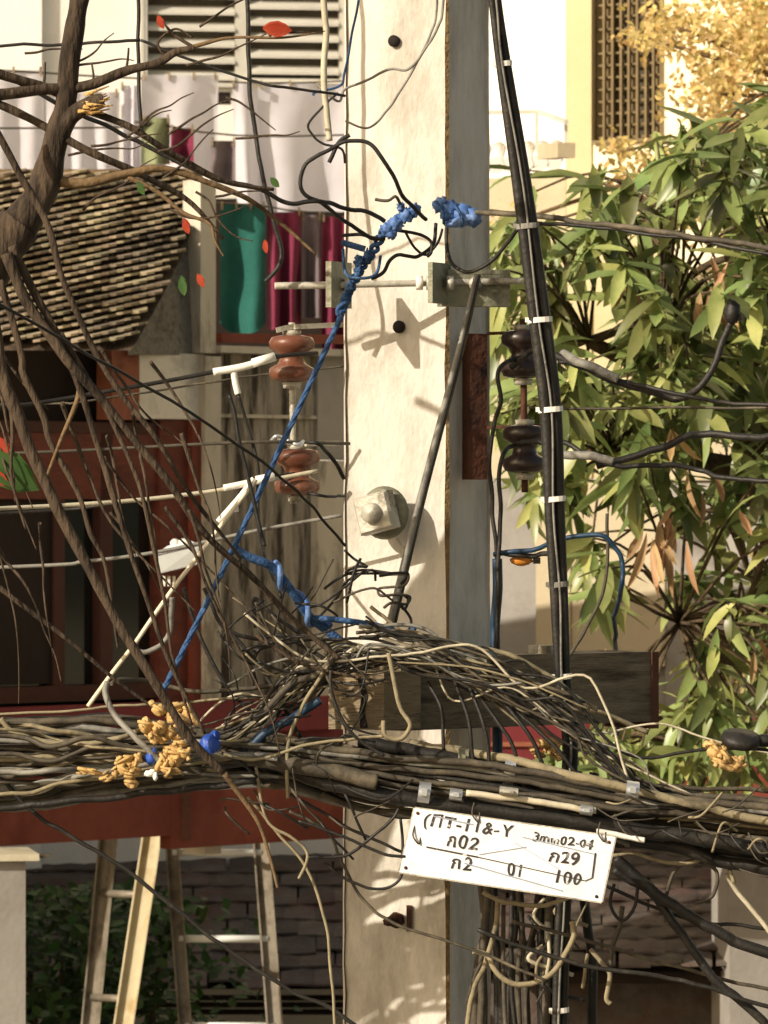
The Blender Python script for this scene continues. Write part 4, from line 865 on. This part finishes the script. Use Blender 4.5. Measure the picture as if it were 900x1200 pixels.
for (x, y, k) in ((785,615,12), (835,330,7), (770,630,7), (850,590,3), (735,300,2), (712,775,5), (790,510,4), (900,760,4)):
    for i in range(k):
        ax = Vector((random.gauss(0, .35), random.gauss(0, .3), -1)); leafquad(dry, P(x+random.gauss(0, 12), y+random.gauss(0, 14), 13.4), random.uniform(.07, .16), random.uniform(.014, .026), ax, Vector((random.gauss(0, .6), -1, 0)), random.uniform(-.2, .4), .7)
build(dry, 'dry_leaves', 'mango_dry', mt)

# yellow fine-leaved tree behind
random.seed(41)
yt = thing('yellow_tree', Vector((2.3, 17.6, 0)), 'fine-leaved yellow tree glowing in the sun at the top right', 'tree')
m_ = MB(); m_.tube([Vector((2.3,17.6,0)), Vector((2.25,17.6,3)), P(1120,350,17.6), P(1000,100,17.6), P(950,-200,17.6)], [.11,.1,.08,.05,.02], 9); build(m_, 'trunk', 'stem', yt)
cr_ = MB(); br_ = MB()
for (x, y, sx, sy, n_) in ((880,40,60,50,460), (840,110,40,45,240), (860,190,45,45,230), (790,30,34,22,110), (760,45,40,10,45), (1050,60,140,160,900), (900,230,40,60,150), (770,190,28,16,60), (725,178,18,20,34), (735,212,16,12,26), (790,250,30,30,40), (890,300,30,50,70), (885,770,20,60,90), (860,250,20,40,60), (590,265,14,20,30)):
    br_.tube([P(1010,120,17.6), P((x+1010)/2, (y+120)/2, 17.6), P(x, y, 17.5)], [.018,.012,.005], 5, step=4)
    for i in range(n_):
        c = P(x+random.gauss(0, sx*.6), y+random.gauss(0, sy*.6), 17.6+random.gauss(0, .3)); ax = Vector((random.gauss(0,1), random.gauss(0,1), random.gauss(0,.8)))
        for k in range(3):
            leafquad(cr_, c+Vector((random.gauss(0,.012), random.gauss(0,.012), random.gauss(0,.012))), random.uniform(.02,.042), .015, ax+Vector((random.gauss(0,.8), random.gauss(0,.8), random.gauss(0,.8))), Vector((random.gauss(0,.5), -1, random.gauss(0,.5)+.3)))
build(cr_, 'crown', 'yleaf', yt); build(br_, 'branches', 'bark_p', yt)

# ---------------------------------------------------------------- red house (left), its front runs away to the right
rh = Pl(0, 15.6, 46)
house = thing('red_house', rh.at(120, 0), 'dark red timber house with tiled roof and dark windows on the left', 'house')
def part(pl, name, m, rects, parent, th=.05, off=0, lab=None):
    m_ = MB()
    for r_ in rects: pl.slab(m_, *r_[:4], r_[4] if len(r_) > 4 else th, r_[5] if len(r_) > 5 else off)
    o = build(m_, name, m, parent)
    if lab: o['label'] = lab
    return o
part(rh, 'dark_opening', 'dark', [(-700,395,240,980,.04,-.10)], house)
part(rh, 'wall', 'rwall', [(188,492,240,835,.07,-.01)], house)
part(rh, 'wall', 'terra', [(131,408,163,492,.07,.0)], house, lab='terracotta painted strip of wall')
part(rh, 'wall', 'patch', [(163.6,414,240,491,.08,.0)], house, lab='dirty white plaster panel')
part(rh, 'window', 'glass', [(-300,500,186,828,.01,-.06)], house)
part(rh, 'window_frame', 'frame_dark', [(-700,488,187.5,502,.05,-.02), (-700,815,187.5,834,.05,-.02), (118,503,132,814,.05,-.022), (64,503,76,814,.05,-.024), (-60,503,-40,814,.05,-.024)], house)
part(rh, 'wall', 'rwall', [(-700,502.5,187.4,584,.012,-.022)], house)
part(rh, 'door_frame', 'fascia', [(226,492.5,239,834,.05,.012)], house)
part(rh, 'lower_panel', 'dark', [(-700,503,62,814,.02,-.035)], house)
part(rh, 'post', 'pil', [(240.5,418,259,1000,.10,.03)], house, lab='pale grey plaster post')
part(rh, 'post', 'pil', [(235,212,253,414,.08,.03)], house, lab='upper white post beside the gable')
part(rh, 'beam', 'maroon', [(-700,834.5,404,876,.06,.05)], house)
part(rh, 'beam', 'fascia', [(-700,925,200,1004,.05,.10), (200.3,921,408,985,.05,.10)], house, lab='red-brown lower fascia')
part(rh, 'beam', 'maroon', [(-700,876.5,408,926,.05,.0)], house, lab='shaded soffit strip between the fascias')
build(MB().bar(rh.p(218, 920, .106), rh.p(218, 985, .106), .03, .012), 'joint_cover', 'rust', house)
# streaked wall between house and pole
sw = rh
st = thing('streaked_wall', rh.at(330, 0), 'grey rain-streaked plaster wall with pale pilasters between red house and pole', 'wall')
part(sw, 'wall_face', 'streak', [(259,416,372,834,.06,-.02)], st)
part(sw, 'pilaster', 'pil', [(372,540,412,834,.07,.01)], st)
part(sw, 'wall_face', 'bgrey', [(372.5,414,440,539,.06,-.01)], st)
part(sw, 'ledge', 'pil', [(259,408,420,416,.10,.04), (259,486,372,490,.06,-.005)], st)
build(MB().bar(sw.p(256, 396), sw.p(420, 398), .03, .03), 'rail', 'fascia', st)

# gable and tiled roof
m_ = MB(); m_.add([P(228,212,16.9), P(243,212,16.3), P(243,416,16.25), P(150,416,15.95), P(150,398,15.95)], [(0,1,2,3,4)]); 
gw = build(m_, 'gable_wall', 'gable', house)
pl_tl, pl_tr, pl_br, pl_bl = P(-520,205,17.4), P(236,205,16.6), P(236,420,15.2), P(-520,420,16.0)
def RP(u, v, h=0):
    p = (pl_tl*(1-u)+pl_tr*u)*(1-v)+(pl_bl*(1-u)+pl_br*u)*v; return p+rn*h
rn = (pl_tr-pl_tl).cross(pl_bl-pl_tl).normalized(); rn = -rn if rn.y > 0 else rn
def verge(v): return (1.0-(.106)*max(0, (v-.05)/.9)**1.6)      # right edge curves down to the left
roof = MB(); under = MB()
rows, colsn = 26, 44
random.seed(13)
su = 1/colsn
for i in range(-14, rows+16):
    for j in range(colsn+2):
        u = (j+.5*(i % 2))*su; v = (i+.5)/rows-(u-.5)*.80
        if v < -.01 or v > .93 or u > verge(v)-.001: continue
        w_ = su*.965; h_ = 1.25/rows; ln = .62*w_*.5
        lift = .018+random.uniform(0, .009)
        a = RP(u-w_/2, v-h_/2+ln, .002); b = RP(u+w_/2, v-h_/2-ln, .002)
        c = RP(u+w_/2, v+h_*.32-ln, lift); d = RP(u-w_/2, v+h_*.32+ln, lift); e_ = RP(u, v+h_*.46, lift+.004)
        k = rn*-.008
        roof.add([a, b, c, e_, d, a+k, b+k, c+k, e_+k, d+k], [(0,4,3,2,1), (1,2,7,6), (2,3,8,7), (3,4,9,8), (4,0,5,9)])
build(roof, 'roof', 'roof', house)
nv = 16
for i in range(nv):
    v0, v1 = i/nv*.93, (i+1)/nv*.93
    under.add([RP(0, v0, -.02), RP(verge(v0)-.004, v0, -.02), RP(verge(v1)-.004, v1, -.02), RP(0, v1, -.02)], [(0,1,2,3)])
build(under, 'roof_deck', 'bark', house)
m_ = MB(); m_.tube([P(-520,209,17.35), P(-200,208,17.1), P(100,209,16.8), P(232,208,16.6)], .03, 8); build(m_, 'ridge_cap', 'bark_p', house)
# roof dapples come from the unseen tree added far left

# ---------------------------------------------------------------- white building with louvred window
wb = Pl(0, 21.0, 8)
wh = thing('white_building', wb.at(200, 0), 'white plastered building behind with a louvred window at the top', 'building')
part(wb, 'wall', 'bwall', [(-1500,-900,49,1500,.2,.05)], wh, lab='white end wall coloured brighter for glare')
part(wb, 'wall', 'wwall', [(49.5,-900,166,1500,.2,0), (166.2,97,700,1500,.2,0), (166.2,-900,700,-140,.2,0), (405,-139,700,96,.2,0)], wh)
wn = thing('x', (0,0,0), None, None); bpy.data.objects.remove(wn)
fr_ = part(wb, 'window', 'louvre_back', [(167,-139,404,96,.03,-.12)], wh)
part(wb, 'frame', 'frame', [(167,-139,173,96,.06,-.01), (276,-139,292,96,.06,-.01), (398,-139,404,96,.06,-.01), (173.5,92,275.5,97,.06,-.008), (292.5,92,397.5,97,.06,-.008), (166,97,405,103,.12,.03)], fr_)
for x0, x1, ph in ((173.5, 275.5, 0), (292.5, 397.5, 6)):
    for i in range(12):
        y = 90-ph-i*19.0; m_ = MB(); mid = (x0+x1)/2; z = wb.z(mid, y)
        a = wb.at(x0, z, -.0); b = wb.at(x1, z, -.0); n2 = wb.n*-.05+Vector((0,0,.030)); th = Vector((0,0,-.012))
        m_.hexa([a+th, b+th, b+n2+th, a+n2+th, a, b, b+n2, a+n2]); build(m_, 'louvre', 'frame', fr_)
part(wb, 'small_window', 'dark', [(254,108,270,122,.02,.003)], wh)
part(wb, 'shade_backdrop', 'dark', [(225,236,600,470,.03,.12)], wh)  # flat dark panel before the wall, painted in for the shaded interior
part(wb, 'downpipe', 'frame', [(165,-600,169,160,.03,.04)], wh)

# ---------------------------------------------------------------- laundry
random.seed(17)
lp = Pl(0, 19.2, 24)
tag(build(MB().tube([lp.p(-800, 60), lp.p(-100,78), lp.p(165,92), lp.p(410,95), lp.p(800,60)], .004, 5), 'upper_clothes_line', 'dust'), 'upper clothes line carrying the white sheets', 'clothes line')
tag(build(MB().tube([lp.p(-800, 150,.3), lp.p(100,150,.3), lp.p(165,143,.3), lp.p(330,160,.3), lp.p(800,140,.3)], .004, 5), 'middle_clothes_line', 'dust'), 'middle clothes line with the olive and small magenta cloths', 'clothes line')
tag(build(MB().tube([lp.p(-100,240,.15), lp.p(255,238,.15), lp.p(405,250,.15), lp.p(800,240,.15)], .004, 5), 'lower_clothes_line', 'dust'), 'lower clothes line with the teal and magenta towels', 'clothes line')
def cloth(x0, y0, x1, y1, m, label, name, off=0, folds=3, amp=.02, sag=0, skew=0, rnd=0):
    ph = random.random()*6; mb = MB()
    def fn(u, v):
        x = x0+(x1-x0)*u+skew*v; y = y0+(y1-y0)*v+sag*math.sin(u*math.pi)*(1-v)
        if rnd: y -= rnd*v*(abs(2*u-1)**3)
        o = amp*(.35+v)*math.sin(u*folds*6.28+ph+.6*math.sin(v*2))+amp*.7*noise.noise(Vector((u*folds*1.7, v*2.5, ph)))
        return lp.p(x, y, off+o)
    mb.grid(fn, 36, 14); o = tag(build(mb, name, m), label, name.replace('_', ' '))
    hm = MB(); hm.tube([fn(i/12, 1.0) for i in range(13)], .0028, 5, step=2); build(hm, 'hem', m, o)
    for u in ((.06, .94) if abs(x1-x0) < 45 else (.04, .36, .68, .96)): build(MB().box(fn(u, 0)+Vector((0,-.006,-.004)), .008, .012, .032), 'peg', 'timber', o)
    return o
cloth(-60,82,52,215,'sheet','white sheet hanging at the far left behind the trunk','bed_sheet',.0,3,.012)
cloth(54,108,140,210,'sheet','white sheet hanging between the trunk and the olive cloth','bed_sheet',.02,3,.010)
cloth(142,100,164,212,'sheet','narrow white cloth strip left of the folded sheet','bed_sheet',.0,2,.02)
cloth(166,88,256,205,'sheet','folded white sheet hanging behind the olive and magenta cloths','bed_sheet',.03,1.5,.02,skew=-2)
cloth(272,98,302,240,'sheet','narrow white sheet edge hanging in the middle','bed_sheet',.02,1,.02,skew=6)
cloth(302,98,408,248,'sheet','widest white sheet reaching the pole','bed_sheet',.0,1.4,.022)
cloth(166,138,199,192,'olive','small olive green cloth on the middle line','cloth',.3,1,.02)
cloth(200,150,227,190,'magenta','small magenta cloth next to the olive one','cloth',.3,1,.02)
cloth(247,165,276,214,'dgrey','dark grey cloth hanging alone between two sheets','cloth',.3,1,.02)
cloth(258,240,311,391,'teal','teal green towel with a rounded lower end','towel',.18,1,.03,rnd=14)
cloth(313,246,353,386,'magenta','wide magenta towel beside the teal towel','towel',.18,2,.03,sag=4)
cloth(354,252,376,372,'dgrey','grey-brown towel between the magenta towels','towel',.16,1,.03)
cloth(377,254,412,410,'magenta','magenta towel partly behind the pole','towel',.18,2,.03)

# ---------------------------------------------------------------- background low: bush, old roof, curtains, gate pillar, ladders
cp = Pl(235, 21.6, 20)
bk = thing('back_shed', cp.at(500, 0), 'low shed behind with an old brown tiled roof', 'shed')
part(cp, 'wall', 'rwall', [(-800,905,1600,1600,.1,-.02)], bk)
part(cp, 'window', 'bgrey', [(228,960,400,1050,.03,.0)], bk)
rt_l, rt_r, rb_r, rb_l = P(-900,1075,21.2), P(1600,1000,21.2), P(1600,1160,19.8), P(-900,1160,19.8)
rt_l.z = rt_r.z = P(300,1000,21.2).z; rb_l.z = rb_r.z = P(300,1150,19.8).z
def slates(a, b, c, d, NR, NC, sd):
    """overlapping old flat tiles, staggered, each a little out of true"""
    random.seed(sd); r_ = MB(); n_ = (b-a).cross(d-a).normalized(); n_ = -n_ if n_.z < 0 else n_
    for i in range(NR):
        for j in range(NC):
            if random.random() < .02: continue
            u0 = (j+.5*(i % 2))/NC+random.gauss(0, .04)/NC; u1 = u0+.995/NC; v0 = i/NR; v1 = (i+1.35)/NR+random.gauss(0, .1)/NR; t0 = random.gauss(0, .003); t1 = random.gauss(0, .004)
            q = lambda u, v, h: (a*(1-u)+b*u)*(1-v)+(d*(1-u)+c*u)*v+n_*h
            mid = (u0+u1)/2
            top = [q(u0, v0, .0), q(mid, v0, .006), q(u1, v0, .0), q(u1, v1, .014+t1), q(mid, v1+.03/NR, .018+t0), q(u0, v1, .014+t0)]
            k = Vector((0,0,-.009)); r_.add(top+[p_+k for p_ in top], [(0,1,4,5), (1,2,3,4), (5,4,10,11), (4,3,9,10), (3,2,8,9), (0,5,11,6), (11,10,7,6), (10,9,8,7)])
    return r_
build(slates(rt_l, rt_r, rb_r, rb_l, 8, 60, 8), 'roof', 'roof_o', bk)
m_ = MB(); kk = Vector((0,0,-.03)); m_.add([rt_l+kk, rt_r+kk, rb_r+kk, rb_l+kk], [(0,1,2,3)]); build(m_, 'roof_deck', 'dark', bk)
ed = MB(); 
for k in range(3): ed.tube([P(-900,1168+k*9,19.8+.02*k), P(700,1170+k*8,19.8+.02*k), P(1600,1168+k*9,19.8)], .012, 5, spl=False)
build(ed, 'eave_batten', 'dark', bk)
random.seed(2)
for (x0, x1) in ((238, 262), (266, 276), (282, 305), (330, 350)):
    mb = MB(); mb.grid(lambda u, v: cp.p(x0+(x1-x0)*u, 972+78*v, .08+.015*math.sin(u*19)), 20, 4)
    tag(build(mb, 'curtain', 'sheet'), {238: 'leftmost white curtain strip behind the right ladder', 266: 'narrow white curtain strip behind the right ladder', 282: 'wider white curtain strip right of the narrow one', 330: 'dim white curtain strip nearest the pole'}[x0], 'curtain')
random.seed(19)
bs = thing('shrub', P(110, 1600, 18.6), 'dense dark green shrub behind the ladders at the lower left', 'shrub')
bb = MB(); sb = MB()
for i in range(2600):
    x = random.gauss(110, 75); y = 1040+abs(random.gauss(0, 1))*190+(.0008*(x-110)**2); c = P(x, y, 18.4+random.gauss(0, .25))
    ax = Vector((random.gauss(0,1), random.gauss(0,1), random.gauss(0,.7))); leafquad(bb, c, random.uniform(.04,.08), .035, ax, Vector((random.gauss(0,.6), -.6, 1)))
for k in range(5): sb.tube([Vector((-1.1+.03*k, 18.5, 0)), P(60+25*k, 1400, 18.5), P(30+40*k, 1100, 18.5)], [.02,.015,.006], 6)
build(bb, 'foliage', 'bush', bs); build(sb, 'stem', 'stem', bs)
gp = Pl(0, 15.0, 10); gt = thing('gate_pillar', gp.at(-20, 0), 'grey gate pillar with a pale cap in the lower left corner', 'gate pillar')
part(gp, 'shaft', 'bgrey', [(-110,1010,30,3000,.3,0)], gt); part(gp, 'cap', 'pale', [(-120,1001,46,1009,.32,.03)], gt)
part(gp, 'rail', 'dust', [(30.5,1001.5,60,1006,.02,-.02)], gt)

def rail(mb, a, b, w_, d_, wdir): # flat-sided ladder rail
    a = Vector(a); b = Vector(b); d = (b-a).normalized(); r_ = d.cross(Vector(wdir)).normalized()
    mb.bar(a, b, w_, .004, wdir)
    for s_ in (-1, 1): o_ = r_*s_*(w_/2-.003)+Vector((0, -.012, 0)); mb.bar(a+o_, b+o_, .006, .022, wdir)
ld = thing('ladder', P(120, 2200, 16.9), 'left ladder with one rail coloured pale as if sunlit and one grey rail leaning behind the fascia', 'ladder')
def lad(t, l0, l1, r0, r1, rungs, ml, mr, mrung, wl, wr, Y0, Y1, chan=True):
    # l0/l1: top and bottom of left rail (px), drawn on to the ground
    def down(a, b, Yt, Yb_):
        A = P(*a, Yt); B = P(*b, Yb_); k = A.z/(A.z-B.z); return A, A+(B-A)*k
    A, B = down(l0, l1, *Y0); m_ = MB(); rail(m_, A, B, wl, .03, (0,-1,.0)); build(m_, 'rail', ml, t)
    if chan:
        off = Vector((wl*.62, -.012, 0)); m_ = MB(); rail(m_, A+off*1.0, B+off*1.0, .012, .05, (0,-1,0)); build(m_, 'rail_flange', 'ladder', t)
    A2, B2 = down(r0, r1, *Y1); m_ = MB(); rail(m_, A2, B2, wr, .03, (0,-1,.0)); build(m_, 'rail', mr, t)
    for (y0, y1) in rungs:
        f = lambda A_, B_, y: A_+(B_-A_)*((P(0, y, A_.y).z-A_.z)/(B_.z-A_.z))
        a = f(A, B, y0); b = f(A2, B2, y1); m_ = MB(); m_.tube([a+Vector((0,.005,0)), b+Vector((0,.005,0))], .0125, 8, spl=False); build(m_, 'rung', mrung, t)
lad(ld, (127, 960), (104, 1200), (181, 960), (145, 1200), [(927+118*i, 929+118*i) for i in range(0, 16)], 'ladder', 'sunlit_rail', 'ladder', .05, .065, (16.9, 16.7), (16.7, 16.5))
for i in range(2):
    pass
ld2 = thing('ladder', P(260, 2200, 17.2), 'right grey aluminium ladder with wide pale rungs behind the fascia', 'ladder')
lad(ld2, (199, 960), (217, 1200), (304, 960), (322, 1200), [(900+98.5*i, 900+98.5*i) for i in range(0, 19)], 'ladder', 'ladder', 'fixture', .045, .055, (17.2, 17.0), (17.2, 17.0), chan=False)

# ---------------------------------------------------------------- right building
rb = Pl(600, 19.0, -34)
rw = thing('cream_building', rb.at(760, 0), 'sunlit cream building with a tall grilled window at the upper right', 'building')
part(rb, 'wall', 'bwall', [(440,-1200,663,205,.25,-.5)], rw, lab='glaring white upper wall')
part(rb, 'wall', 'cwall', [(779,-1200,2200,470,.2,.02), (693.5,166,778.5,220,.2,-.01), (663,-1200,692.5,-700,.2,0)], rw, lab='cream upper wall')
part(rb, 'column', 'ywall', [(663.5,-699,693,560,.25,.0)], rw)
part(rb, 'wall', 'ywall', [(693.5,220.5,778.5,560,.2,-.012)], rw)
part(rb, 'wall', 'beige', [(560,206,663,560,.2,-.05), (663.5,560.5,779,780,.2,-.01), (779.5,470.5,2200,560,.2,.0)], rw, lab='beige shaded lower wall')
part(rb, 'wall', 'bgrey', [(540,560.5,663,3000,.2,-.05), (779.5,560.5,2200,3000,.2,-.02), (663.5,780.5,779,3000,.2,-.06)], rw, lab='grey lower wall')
part(rb, 'panel_edge', 'beige', [(628,560.5,668,775,.06,-.0)], rw)
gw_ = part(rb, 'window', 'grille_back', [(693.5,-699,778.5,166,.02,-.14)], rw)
g_ = MB()
for x in (695, 706, 716, 726, 735, 745, 755, 764, 773): rb.slab(g_, x, -699, x+2.6, 164, .012, -.02, x)
for i in range(52): rb.slab(g_, 694, 158-i*14.2, 778, 160.5-i*14.2, .012, -.035)
for x in (711, 740, 768): rb.slab(g_, x, -699, x+5, 164, .02, -.05, x)
build(g_, 'grille', 'grille', gw_)
part(rb, 'frame', 'grille', [(693.5,163,778.5,167,.06,.01), (776,-699,779,163,.06,.01)], gw_)
# balcony railing and little tiled canopy
bl2 = Pl(570, 17.8, 5)
ral = thing('balcony_railing', bl2.p(620, 175), 'thin pale metal balcony railing before the glaring wall', 'railing')
m_ = MB(); m_.bar(bl2.p(480,133), bl2.p(630,131), .014, .014); m_.bar(bl2.p(630,131), P(664,143,17.0), .014, .014); build(m_, 'top_rail', 'frame', ral)
for x, y in ((629, 131), (663, 143), (500, 133)): m_ = MB(); m_.bar(P(x, y, 17.5), P(x, 182, 17.5), .012, .012, (0,1,0)); build(m_, 'post', 'frame', ral)
cn = thing('tiled_canopy', P(610, 210, 17.3), 'small pale tiled canopy roof beside the pole', 'canopy')
m_ = MB()
for k in range(10):
    x = 500+k*17; a = P(x, 178-k*.6, 18.0); b = P(x-4, 199-k*1.0, 17.4); m_.tube([a, b], [.028, .03], 8, spl=False)
build(m_, 'tiles', 'wwall', cn); m_ = MB(); m_.hexa([P(490,209,17.45), P(652,190,17.45), P(655,190,18), P(490,200,18), P(490,203,17.4), P(652,186,17.4), P(655,178,18), P(490,188,18)]); build(m_, 'fascia', 'timber_d', cn)
m_ = MB(); m_.bar(P(640,178,17.3), P(664,176,17.0), .06, .05); build(m_, 'block', 'beige', cn)

# maroon awning behind bundle at right
aw = Pl(560, 16.6, 4)
at_ = thing('maroon_awning', aw.p(750, 930), 'long maroon awning edge behind the leaves at the right', 'awning')
part(aw, 'fascia', 'maroon', [(540,842,1700,905,.05,0)], at_); part(aw, 'lower_fascia', 'fascia', [(540,905.5,1700,940,.05,.02)], at_)
part(aw, 'stripe', 'terra', [(540,868,1700,873,.02,.012)], at_)
m_ = MB()
for x in (545, 1300): m_.bar(aw.at(x, 0, -.08), aw.p(x, 905, -.08), .06, .06, (0,1,0))
build(m_, 'post', 'rust', at_)
gpr = Pl(855, 17.2, 8); t = thing('grey_pier', gpr.at(900, 0), 'pale grey wall pier in the lower right corner', 'pier'); part(gpr, 'shaft', 'bgrey', [(855,960,1100,3000,.3,0)], t); part(gpr, 'cap', 'pil', [(852,952,1105,959.5,.33,.02)], t)

# ---------------------------------------------------------------- lean-to roof low on the right
lt = thing('lean_to', P(720, 2400, 17.6), 'low lean-to with an old grey wavy tiled roof behind the hanging wires', 'lean-to')
def tiled(a, b, c, d, NR, NC, amp=.03):
    r_ = MB()
    for i in range(NR):
        def fn(u, v):
            vv = (i+v)/NR; p = (a*(1-u)+b*u)*(1-vv)+(d*(1-u)+c*u)*vv
            return p+Vector((0, 0, amp*abs(math.sin(u*NC*math.pi))+.025*v+.008*noise.noise(Vector((u*60, i*3.1, 0)))))
        r_.grid(fn, NC*8, 1, False)
    return r_
A_ = P(556, 985, 18.6); B_ = P(854, 985, 18.6); C_ = P(854, 1128, 17.3); D_ = P(556, 1128, 17.3)
build(slates(A_, B_, C_, D_, 10, 8, 4), 'roof', 'roof_o', lt)
m_ = MB(); kk = Vector((0,0,-.03)); m_.add([A_+kk, B_+kk, C_+kk, D_+kk], [(0,1,2,3)]); build(m_, 'roof_deck', 'dark', lt)
m_ = MB(); m_.bar(D_+Vector((0,.06,-.04)), C_+Vector((0,.06,-.04)), .04, .07); build(m_, 'eave_board', 'dark', lt)
wl = Pl(556, 17.6, 0); part(wl, 'wall', 'roof_o', [(556,1138,854,3000,.1,0)], lt)
# unseen wall and tree, added left of the view to shade yard and roof
nb = thing('added_shade_wall', Vector((-2.3, 18.4, 0)), 'plain plastered wall added out of view on the left to shade the yard', 'wall')
build(MB().box(Vector((-2.3, 18.5, 2.5)), .2, 5.6, 5.0), 'wall_face', 'unseen_wall', nb); build(MB().box(Vector((-2.3, 18.5, 5.03)), .28, 5.7, .06), 'coping', 'pil', nb)
random.seed(51)
dt = thing('added_shade_tree', Vector((-4.4, 13.2, 0)), 'thin unseen tree added on the left to dapple the tiled roof', 'tree')
m_ = MB(); m_.tube([Vector((-4.4,13.2,0)), Vector((-4.35,13.25,3)), Vector((-4.1,13.5,6)), Vector((-3.9,13.7,7.6))], [.09,.08,.05,.02], 9); build(m_, 'trunk', 'stem', dt)
lf = MB(); tw = MB()
for i in range(24):
    c = Vector((-4.0+random.gauss(0,.42), 13.6+random.gauss(0,.35), 7.15+random.gauss(0,.34)))
    tw.tube([Vector((-4.0,13.6,6.6)), (c+Vector((-4.0,13.6,6.6)))/2+Vector((0,0,.05)), c], [.014,.009,.004], 5, step=3)
    for k in range(9): leafquad(lf, c+Vector((random.gauss(0,.05), random.gauss(0,.05), random.gauss(0,.04))), random.uniform(.08,.15), .045, Vector((random.gauss(0,1), random.gauss(0,1), random.gauss(0,.6))), Vector((random.gauss(0,.4), random.gauss(0,.4), 1)))
build(lf, 'crown', 'bush', dt); build(tw, 'twigs', 'stem', dt)
